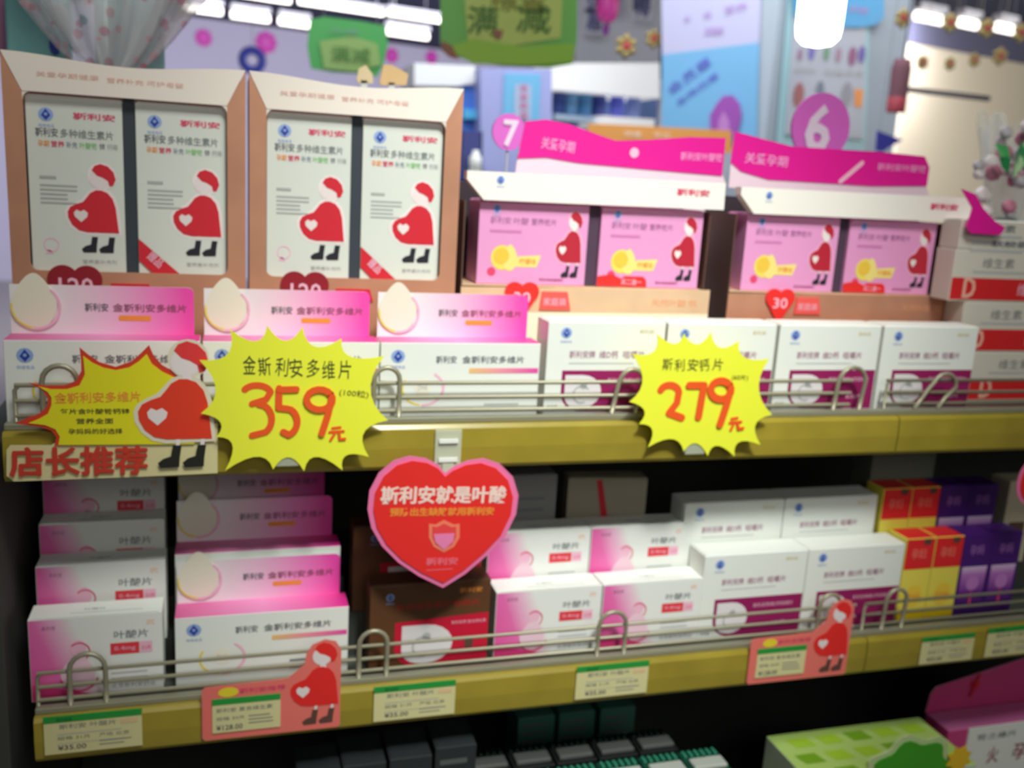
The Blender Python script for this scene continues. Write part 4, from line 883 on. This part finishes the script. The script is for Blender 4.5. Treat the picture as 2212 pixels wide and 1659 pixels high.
starcard('yellow star price card reading 279 in front of the second plum D carton', [(1366, 764), (1420, 722), (1477, 721), (1536, 718), (1596, 737), (1662, 775), (1668, 896), (1643, 961), (1587, 986), (1529, 985), (1477, 975), (1400, 966), (1381, 916), (1360, 868)], 26,
    [arcp(1446, 848, 20, 16, 160, 0) + [(1462, 870), (1445, 892)], [(1445, 892), (1472, 902)], [(1488, 832), (1520, 832), (1514, 865), (1508, 900)], arcp(1556, 842, 22, 20, 30, 390, 16), [(1576, 845), (1566, 880), (1554, 916)]],
    '斯利安钙片', (1430, 800, 1565, 800, 26), '(60片)', (1580, 822, 1615, 824, 14), [[(1580, 905), (1592, 903)], [(1576, 913), (1600, 911)], [(1585, 913), (1578, 928)], [(1592, 912), (1594, 926), (1604, 924)]])

r = thing('heart_sign', 'red heart sign with pink rim hanging below the upper shelf edge', 'sign'); Yh = -.016
hp = [(962, 1022), (945, 1003), (920, 990), (885, 985), (850, 995), (818, 1022), (798, 1060), (794, 1100), (802, 1140), (825, 1180), (860, 1215), (905, 1245), (957, 1270), (1005, 1240), (1052, 1200), (1092, 1158), (1115, 1110), (1120, 1070), (1108, 1030), (1080, 1002), (1045, 990), (1010, 995), (980, 1008)]
def shrink(pts, c, g): return [(c[0] + (p - c[0]) * g, c[1] + (q - c[1]) * g) for p, q in pts]
b = MB(); b.prism(P2(hp, Yh), Yh, Yh + .0012, mat('heart_rim_pink', (240, 120, 170), .45)); b.build('pink_rim', r)
b = MB(); b.prism(P2(shrink(hp, (958, 1118), .925), Yh), Yh - .0012, Yh - .0002, BRED)
LT = mat('print_blush_white', (248, 216, 206))
ptext(b, '斯利安就是叶酸', 822, 1090, 1092, 1087, 38, LT, Yh - .0016, .03); ptext(b, '预防出生缺陷就用斯利安', 842, 1116, 1066, 1113, 18, ORANGE, Yh - .0016, .03)
sh = [(958, 1122), (980, 1132), (992, 1130), (992, 1160), (980, 1180), (958, 1192), (936, 1180), (926, 1160), (926, 1130), (940, 1132)]
b.poly(P2(sh, Yh), mat('shield_coral', (244, 130, 100)), Yh - .0016); b.poly(P2(shrink(sh, (958, 1156), .78), Yh), mat('shield_red', (236, 70, 70)), Yh - .0019); b.poly(P2([(936, 1152), (981, 1150), (978, 1168), (958, 1186), (940, 1170)], Yh), mat('shield_pink', (238, 130, 180)), Yh - .0022)
ptext(b, '斯利安', 920, 1222, 988, 1220, 16, mat('print_pink_light', (246, 110, 130)), Yh - .0016, .03); b.bars(at(920, 1232, Yh).x, at(920, 1232, Yh).z, .03, 1, .003, .001, mat('print_pink_light', (246, 110, 130)), Yh - .0016)
b.build('red_face', r)
b = MB(); q = at(965, 930, 0); CL = mat('clear_plastic', (232, 236, 214), .15, alpha=.45); b.box(q.x - .014, q.x + .014, -.0105, -.0085, -.052, -.004, CL, .0006); b.box(q.x - .010, q.x + .010, -.0125, -.0105, -.018, -.014, WHITE); b.box(q.x - .010, q.x + .010, -.0125, -.0105, -.038, -.034, WHITE); b.box(q.x - .006, q.x + .006, -.0146, -.0106, -.060, -.040, CL); b.build('clear_hanger', r)  # the two white bars are glints on the clear strip, modelled as shapes

r = thing('recommendation_card', 'shop recommendation card with yellow red-rimmed burst and large red expectant figure', 'sign'); Yr = -.0125
b = MB(); CRM = mat('rec_cream', (224, 212, 160), .5); b.prism(P2([(22, 962), (110, 962), (130, 950), (300, 945), (300, 930), (470, 915), (470, 1022), (300, 1030), (30, 1040), (14, 1028), (14, 972)], Yr), Yr, Yr + .001, CRM)
ptext(b, '店长推荐', 22, 1030, 318, 1024, 62, mat('rec_red', (206, 62, 44)), Yr - .0022, .05); b.build('cream_base', r)
burst = [(172, 752), (250, 792), (322, 748), (345, 778), (372, 795), (400, 800), (400, 960), (130, 960), (122, 938), (100, 922), (36, 912), (80, 894), (104, 870), (96, 845), (64, 826), (120, 832), (160, 822), (178, 795)]
def curv(pts, idx):
    return pts
b = MB(); tips = [(172, 750), (322, 745), (440, 810)]
ol = [(172, 750), (190, 765), (215, 782), (250, 792), (285, 780), (305, 762), (322, 745), (332, 768), (350, 788), (380, 805), (420, 812), (420, 958), (118, 962), (122, 944), (112, 930), (90, 922), (34, 914), (60, 902), (85, 893), (102, 878), (104, 860), (92, 842), (62, 826), (100, 833), (140, 832), (165, 822), (176, 800), (175, 775)]
b.prism(P2(ol, Yr), Yr - .0012, Yr - .0002, mat('rec_red_rim', (216, 62, 36), .5))
il = [(180, 768), (200, 783), (225, 794), (250, 799), (280, 793), (300, 780), (317, 764), (328, 785), (350, 802), (380, 816), (420, 822), (420, 958), (127, 960), (130, 942), (120, 926), (98, 917), (62, 913), (85, 904), (104, 893), (112, 874), (112, 858), (104, 846), (84, 834), (110, 840), (145, 840), (172, 832), (184, 808), (182, 785)]
b.prism(P2(il, Yr), Yr - .0020, Yr - .0013, mat('rec_yellow', (236, 226, 30), .5))
ptext(b, '金斯利安多维片', 118, 872, 304, 868, 24, ORANGE, Yr - .0024, .02)
for i, (t, x0, y0, x1) in enumerate((('每片含叶酸铁钙锌', 130, 895, 280), ('营养全面', 165, 916, 245), ('孕妈妈的好选择', 148, 938, 265))): ptext(b, t, x0, y0, x1, y0 - 1, 12, INK, Yr - .0024, .01)
b.build('yellow_burst', r)
b = MB(); q = at(302, 1012, Yr); hh = at(302, 735, Yr).z - q.z
WH = mat('rec_halo', (232, 222, 198), .5)
k = hh / 205; fx = lambda pts, g=0: [(q.x + (p - 149) * k, q.z + (547 - z_) * k) for p, z_ in pts]
b.T = Matrix.Translation((0, -.0022, 0)); figure(b, q.x, q.z, hh, Yr - .0004, body=mat('rec_dress_red', (232, 62, 36)), boots=mat('rec_boots', (36, 36, 30)), halo=WH, hair=mat('rec_hair', (232, 60, 60)))
b.build('expectant_figure', r)
b = MB(); qq = at(240, 990, 0); b.box(qq.x - .02, qq.x + .02, Yr + .0012, -.0078, -.038, -.012, CL, .0006); b.build('card_clip', r)

# ------------------------------------------------------------------ price tags on the lower channel
def mk_tag():
    r = thing('price_tag', '', ''); W, H = .090, .041; b = MB(); b.box(0, W, 0, .0008, 0, H, TAGP, .0002)
    b.text('斯利安 叶酸片', .014, H - .014, .052, .0055, GREY, -.0003); b.bars(.012, H - .020, .062, 1, .004, .0010, LGREY, -.0003); b.text('规格 31片', .012, H - .026, .03, .0042, GREY, -.0003); b.text('产地 北京', .050, H - .026, .028, .0042, GREY, -.0003)
    b.bars(.012, H - .030, .066, 1, .004, .0006, LGREY, -.0003); b.text('¥35.00', .012, .004, .026, .0055, DTEXT, -.0003, bold=.03); b.bars(.05, .006, .03, 2, -.004, .001, GREY, -.0003, 8)
    b.poly([(.070, H - .014), (.086, H - .014), (.086, H - .009), (.070, H - .009)], mat('tag_peach', (230, 196, 150)), -.0003); b.build('paper', r)
    b = MB(); b.box(0, W, -.0004, .0006, H - .0065, H + .0005, mat('tag_green', (40, 152, 62), .5), .0001); b.text('国大药房', .012, H - .005, .014, .0035, mat('tag_green_dark', (20, 90, 50)), -.0008); b.build('green_header', r); return r
TG = Kind(mk_tag)
for x, y, sc, l in ((97, 1632, 1.0, 'green topped price tag at the left end, below the pink wash carton'), (806, 1560, 1.0, 'green topped price tag below the brown carton'), (1241, 1512, 1.0, 'green topped price tag below the pair of pink wash cartons'), (1984, 1436, .92, 'green topped price tag below the yellow and red cartons'), (2125, 1420, 1.0, 'green topped price tag at the right frame edge')):
    q = at(x, y, -.0092); o = TG.put((q.x, -.0095, q.z), l, 'price tag', 'green topped price tags'); o.scale = (sc, 1, sc)
def mk_ptag():
    r = thing('figure_price_tag', '', ''); W, H = .140, .102; b = MB(); TP = mat('tag_salmon', (240, 120, 110), .5)
    p = [(.003, 0), (W - .002, 0), (W, .003), (W, .090), (W - .006, .100), (W - .017, .103), (W - .030, .098), (W - .036, .088), (W - .038, .076), (W - .050, .066), (W - .055, .062), (.003, .060), (0, .057), (0, .003)]
    b.prism(p, 0, .0009, TP); b.poly(circ(.026, .053, .010, .0055, 16), mat('tag_lemon', (240, 214, 50)), -.0003); b.text('斯利安推荐', .037, .050, .046, .006, PINKRED, -.0003, bold=.03)
    b.build('tag_card', r)
    b = MB(); figure(b, W - .052, .006, .094, -.0003, body=BRED, boots=BROWNIN); b.build('expectant_figure', r)
    b = MB(); b.box(.010, .078, -.0012, -.0002, .008, .043, TAGP, .0001); b.text('斯利安 复合维生素', .014, .031, .056, .005, GREY, -.0015); b.text('规格 30片', .014, .022, .028, .0042, GREY, -.0015); b.bars(.046, .016, .026, 3, -.004, .0012, GREY, -.0015); b.text('¥128.00', .014, .011, .026, .006, DTEXT, -.0015, bold=.03)
    b.box(.010, .078, -.0016, -.0004, .040, .0465, mat('tag_green', (40, 152, 62), .5), .0001); b.build('price_slip', r); return r
PT = Kind(mk_ptag)
for x, y, l in ((437, 1600, 'salmon price tag with red expectant figure below the white and magenta carton'), (1611, 1478, 'salmon price tag with red expectant figure below the white plum D cartons')):
    q = at(x, y, -.0095); PT.put((q.x, -.0105, q.z), l, 'price tag', 'salmon figure price tags')

# ------------------------------------------------------------------ goods: lower shelf, rows from front to back
Z1 = ZL + E_
def low(kind, x, row, l, g, st='f', sx=1.0):
    y = (.026, .068, .110, .152)[row]; z = Z1 + (STEP[st][row - 1] if row else 0); o = kind.put((x, y, z), l, 'carton', g); o.scale = (sx, 1, 1)
g = 'pink wash cartons on the lower shelf'
low(FOLA, -.4790, 0, 'white carton with pink left side, front one at the left end of the lower shelf', g)
low(FOLA, -.4775, 1, 'white carton with pink left side at the left end, second row', g); low(FOLA, -.4800, 2, 'shadowed white carton with pink left side at the left end, third row', g); low(FOLA, -.4820, 3, 'very dark white and pink carton under the recommendation card, rearmost at the left', g)
low(FOLB, .0020, 0, 'pink wash carton in the front row, right beside the brown carton', g); low(FOLB, .1325, 0, 'pink wash carton in the front row, beside the plum D cartons', g)
low(FOLB, .0010, 1, 'pink wash carton in the second row, right of the red heart sign', g, 'g', .985); low(FOLB, .1290, 1, 'pink wash carton in the second row, next to the rear plum D cartons', g, 'g', .985)
g = 'drop header cartons on the lower shelf'
low(MULTI, -.3420, 0, 'drop header carton in the front row behind the salmon price tag', g, 'm', 1.035); low(MULTI, -.3430, 1, 'drop header carton, the middle of three rows on the lower shelf', g, 'm', 1.01); low(MULTI, -.3430, 2, 'drop header carton in shade, the rear one on the lower shelf', g, 'm', .98)
g = 'brown and crimson cartons'
low(BROWN, -.1410, 0, 'brown carton with crimson D panel under the tip of the red heart', g); low(BROWN, -.1550, 1, 'brown carton in shade behind the red heart sign', g, 'b', 1.1)
g = 'plum D cartons on the lower shelf'
low(DLOW, .2615, 0, 'white plum D carton in the front row right of the pink wash cartons', g); low(DLOW, .4055, 0, 'white plum D carton in the front row beside the yellow cartons', g)
low(DLOW, .2510, 1, 'white plum D carton in the rear row behind its left twin', g, 'd', .97); low(DLOW, .3910, 1, 'white plum D carton in the rear row beside the rear red cartons', g, 'd', .97)
g = 'yellow and red slim cartons'
low(YELL, .5500, 0, 'slim yellow and red carton in the front row, touching the plum D carton', g); low(YELL, .5955, 0, 'slim yellow and red carton in the front row, touching the violet carton', g)
low(YELL, .5380, 1, 'slim red topped carton in the rear row, nearer the plum D carton', g, 'y'); low(YELL, .5835, 1, 'slim red topped carton in the rear row, nearer the violet one', g, 'y')
g = 'violet slim cartons'
low(PURP, .6410, 0, 'slim violet carton in the front row, beside the yellow carton', g); low(PURP, .6885, 0, 'slim violet carton in the front row, at the right frame edge', g)
low(PURP, .6290, 1, 'slim violet carton in the rear row in shade, nearer the red carton', g, 'y'); low(PURP, .6765, 1, 'slim violet carton in the rear row in shade, at the right', g, 'y')

def plain(name, label, cat, x0, x1, y, d, z0, z1, mt, art, grp=None, rz=0, part='box_body'):
    r = thing(name, label, cat, (x0, y, z0), rz, grp); b = MB(); b.box(0, x1 - x0, 0, d, 0, z1 - z0, mt, .0008); art(b, x1 - x0, z1 - z0); b.build(part, r)
    b = MB(); b.box(.002, x1 - x0 - .002, .001, d - .002, z1 - z0 - .0002, z1 - z0 + .0009, mt, .0003); b.build('tuck_flap', r); return r
def a_none(b, W, H): b.bars(W * .15, H * .7, W * .6, 3, H * .14, H * .04, GREY, -.0003, 2)
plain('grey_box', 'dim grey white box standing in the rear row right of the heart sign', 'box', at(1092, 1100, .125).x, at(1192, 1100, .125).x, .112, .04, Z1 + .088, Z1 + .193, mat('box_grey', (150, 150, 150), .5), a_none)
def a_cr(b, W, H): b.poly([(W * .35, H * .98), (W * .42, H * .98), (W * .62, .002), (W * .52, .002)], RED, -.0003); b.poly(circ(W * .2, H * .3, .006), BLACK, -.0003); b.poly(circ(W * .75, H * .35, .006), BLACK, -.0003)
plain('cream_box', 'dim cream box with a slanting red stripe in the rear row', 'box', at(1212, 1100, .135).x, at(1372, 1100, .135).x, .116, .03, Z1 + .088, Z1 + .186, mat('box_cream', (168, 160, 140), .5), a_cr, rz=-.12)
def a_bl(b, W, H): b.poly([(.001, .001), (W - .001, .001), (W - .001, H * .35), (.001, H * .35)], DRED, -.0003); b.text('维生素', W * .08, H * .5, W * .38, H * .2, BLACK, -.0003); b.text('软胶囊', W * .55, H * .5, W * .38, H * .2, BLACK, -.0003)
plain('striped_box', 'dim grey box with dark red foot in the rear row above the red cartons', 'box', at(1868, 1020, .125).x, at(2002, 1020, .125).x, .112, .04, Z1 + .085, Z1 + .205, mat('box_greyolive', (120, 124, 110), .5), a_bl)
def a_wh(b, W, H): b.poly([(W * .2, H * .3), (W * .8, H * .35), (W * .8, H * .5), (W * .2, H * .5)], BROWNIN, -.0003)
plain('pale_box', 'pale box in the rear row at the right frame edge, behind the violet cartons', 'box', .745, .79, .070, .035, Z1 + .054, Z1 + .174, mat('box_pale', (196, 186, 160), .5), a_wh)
r = thing('heart_sign', 'pink rimmed red round sign cut by the right frame edge below the upper shelf', 'sign'); q = at(2228, 1040, -.02); b = MB(); b.prism(circ(q.x, q.z, .022, .030, 24), -.02, -.0188, mat('heart_rim_pink', (240, 120, 170), .45)); b.build('pink_rim', r); b = MB(); b.prism(circ(q.x + .002, q.z, .019, .026, 24), -.0212, -.0202, BRED); b.build('red_face', r)
b = MB(); b.box(q.x - .004, q.x + .004, -.0186, -.0078, -.046, -.018, CL); b.build('clear_hanger', r)

# ------------------------------------------------------------------ goods: bottom shelf
ZB = -.600 + E_
def mk_gbox(main, cap, rib, nm):
    def f():
        r = thing(nm, '', ''); W, H, D = .052, .130, .046; GT = mat(nm + '_card', main, .4); b = MB(); b.box(0, W, 0, D, 0, H, GT, .001)
        b.text('阿胶', .010, H * .5, .03, .024, GOLD, -.0003); b.build('carton_body', r)
        b = MB(); b.box(.004, W - .004, .004, .024, H, H + .005, mat(nm + '_cap', cap, .4), .002); b.build('label_panel', r)
        b = MB()
        for i in range(6): b.box(.003 + i * .0082, .0068 + i * .0082, .031, .043, H, H + .003, mat(nm + '_rib', rib, .4), .001)
        b.build('ribbed_edge', r); return r
    return f
GB = Kind(mk_gbox((20, 76, 60), (186, 190, 182), (56, 140, 112), 'green_carton')); GK = Kind(mk_gbox((26, 30, 30), (84, 86, 84), (34, 52, 46), 'shaded_carton')); zg = at(1520, 1640, -.010).z  # rear kind repeats the green carton with shade put into its colours
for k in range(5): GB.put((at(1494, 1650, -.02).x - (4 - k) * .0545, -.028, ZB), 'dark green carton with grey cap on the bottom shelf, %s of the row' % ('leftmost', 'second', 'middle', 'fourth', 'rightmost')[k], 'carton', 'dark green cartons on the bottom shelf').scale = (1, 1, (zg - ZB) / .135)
for k in range(5): GK.put((at(1390, 1600, .02).x - (4 - k) * .0545, .024, ZB), 'shaded green carton with dim grey cap behind the green ones, %s of the row' % ('leftmost', 'second', 'middle', 'fourth', 'rightmost')[k], 'carton', 'shaded cartons behind the green ones').scale = (1, 1, (at(1425, 1600, .036).z - ZB) / .135)
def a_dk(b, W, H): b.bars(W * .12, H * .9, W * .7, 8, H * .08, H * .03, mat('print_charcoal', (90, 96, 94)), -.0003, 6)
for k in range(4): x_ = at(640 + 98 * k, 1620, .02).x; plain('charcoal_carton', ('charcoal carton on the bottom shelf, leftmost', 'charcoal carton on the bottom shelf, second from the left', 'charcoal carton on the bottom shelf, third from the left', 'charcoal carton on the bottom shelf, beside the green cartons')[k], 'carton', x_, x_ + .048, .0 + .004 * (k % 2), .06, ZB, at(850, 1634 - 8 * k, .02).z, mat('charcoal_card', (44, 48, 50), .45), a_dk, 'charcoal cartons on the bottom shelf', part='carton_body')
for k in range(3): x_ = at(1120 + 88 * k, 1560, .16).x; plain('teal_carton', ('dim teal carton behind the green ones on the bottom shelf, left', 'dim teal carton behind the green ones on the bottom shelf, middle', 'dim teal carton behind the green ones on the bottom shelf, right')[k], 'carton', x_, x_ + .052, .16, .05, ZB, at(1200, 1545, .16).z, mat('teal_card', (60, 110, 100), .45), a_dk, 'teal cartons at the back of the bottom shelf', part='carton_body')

# lime carton with tree cut-out
LM = mat('lime_card', (176, 216, 60), .45); PG = mat('pale_green_card', (206, 222, 190), .45)
pwx = at(2092, 1574, -.045).x; pa_ = at(1655, 1592, .06); pb_ = at(1985, 1546, .06); xl0 = pa_.x; zl = (pa_.z + pb_.z) / 2; r = thing('lime_carton', 'lime green display carton with a leafy tree cut-out on the bottom shelf', 'carton', (xl0, -.052, ZB)); Wl, Dl, Hl = pb_.x - pa_.x, .112, zl - ZB
b = MB(); b.box(0, Wl, 0, Dl, 0, Hl, PG, .0012, top=mat('lime_top', (190, 220, 120), .45)); b.T = Matrix.Translation((0, 0, Hl + .0004)) @ Matrix.Rotation(-PI / 2, 4, 'X')
rg = random.Random(11)
for i in range(5):
    for j in range(3):
        x = .010 + i * .044 + j * .008; y = .010 + j * .034; b.poly([(x, -y), (x + .030, -y), (x + .036, -y - .020), (x + .006, -y - .020)][::-1] if 0 else [(x, y), (x + .030, y), (x + .024, y + .020), (x - .006, y + .020)], (LM, mat('lime_deep', (130, 180, 40), .45), LM)[(i + j) % 3], 0)
b.T = Matrix.Identity(4); b.build('carton_body', r)
b = MB(); tr = []
for i in range(44):
    a = 2 * PI * i / 44; q_ = 1 + .10 * math.cos(7 * a); tr.append((.135 + .066 * q_ * math.cos(a), Hl + .006 + .050 * q_ * math.sin(a)))
b.prism(tr, -.006, -.003, mat('tree_rim', (190, 210, 150), .5)); b.prism([(.135 + (p - .135) * .86, Hl + .006 + (q_ - Hl - .006) * .86) for p, q_ in tr], -.0072, -.0062, mat('tree_green', (66, 160, 34), .5))
b.text('清火', .085, Hl - .026, .05, .032, mat('tree_red', (170, 50, 40)), -.0078, bold=.03); b.text('宝', .140, Hl - .026, .03, .032, mat('tree_red', (170, 50, 40)), -.0078, bold=.03); b.build('tree_cutout', r)
b = MB(); b.prism([(.205 + .020 * (1 if i % 2 else .7) * math.cos(2 * PI * i / 16), Hl + .018 + .020 * (1 if i % 2 else .7) * math.sin(2 * PI * i / 16)) for i in range(16)], -.0095, -.008, mat('sun_yellow', (232, 190, 40), .5)); b.build('sun_cutout', r)

PK = mat('rose_card', (206, 70, 130), .45)
pr1 = at(2000, 1540, .094); Hp = pr1.z - ZB; pf = atz(2092, 1574, pr1.z); RT2 = mat('rose_top', (216, 120, 176), .45); Dp = .094 - pf.y
r = thing('rose_carton', 'open rose pink display carton with white lettered front and upright back card, bottom right', 'carton', (pr1.x, pf.y, ZB))
b = MB(); b.box(0, .30, 0, Dp, 0, Hp, PK, .001, top=RT2); b.build('carton_body', r)
x_ = pf.x - pr1.x
b = MB(); b.prism([(x_, .004), (.30, .004), (.30, Hp + .001), (x_, Hp + .001)], -.0022, -.0002, WHITE); b.text('铁之缘片', x_ + .016, Hp - .020, .07, .010, GREY, -.0026, bold=.02); b.text('火', x_ + .040, Hp - .060, .020, .026, DRED, -.0026, bold=.02); b.text('孕', x_ + .085, Hp - .060, .028, .026, DRED, -.0026, bold=.02); b.build('white_front', r)
b = MB(); b.prism([(0, Hp), (.30, Hp), (.30, Hp + .10), (.10, Hp + .058), (.012, Hp + .040), (.004, Hp + .030)], Dp + .0005, Dp + .002, PK, PALEPINK); b.prism(heart(.080, Hp + .034, .016, .020), Dp - .0015, Dp, RED); b.tube([(.085, Dp - .002, Hp + .055), (.078, Dp - .003, Hp + .040), (.072, Dp - .003, Hp + .02)], .0016, RED, 6); b.build('back_card', r)
print('rose', pr1, pf)
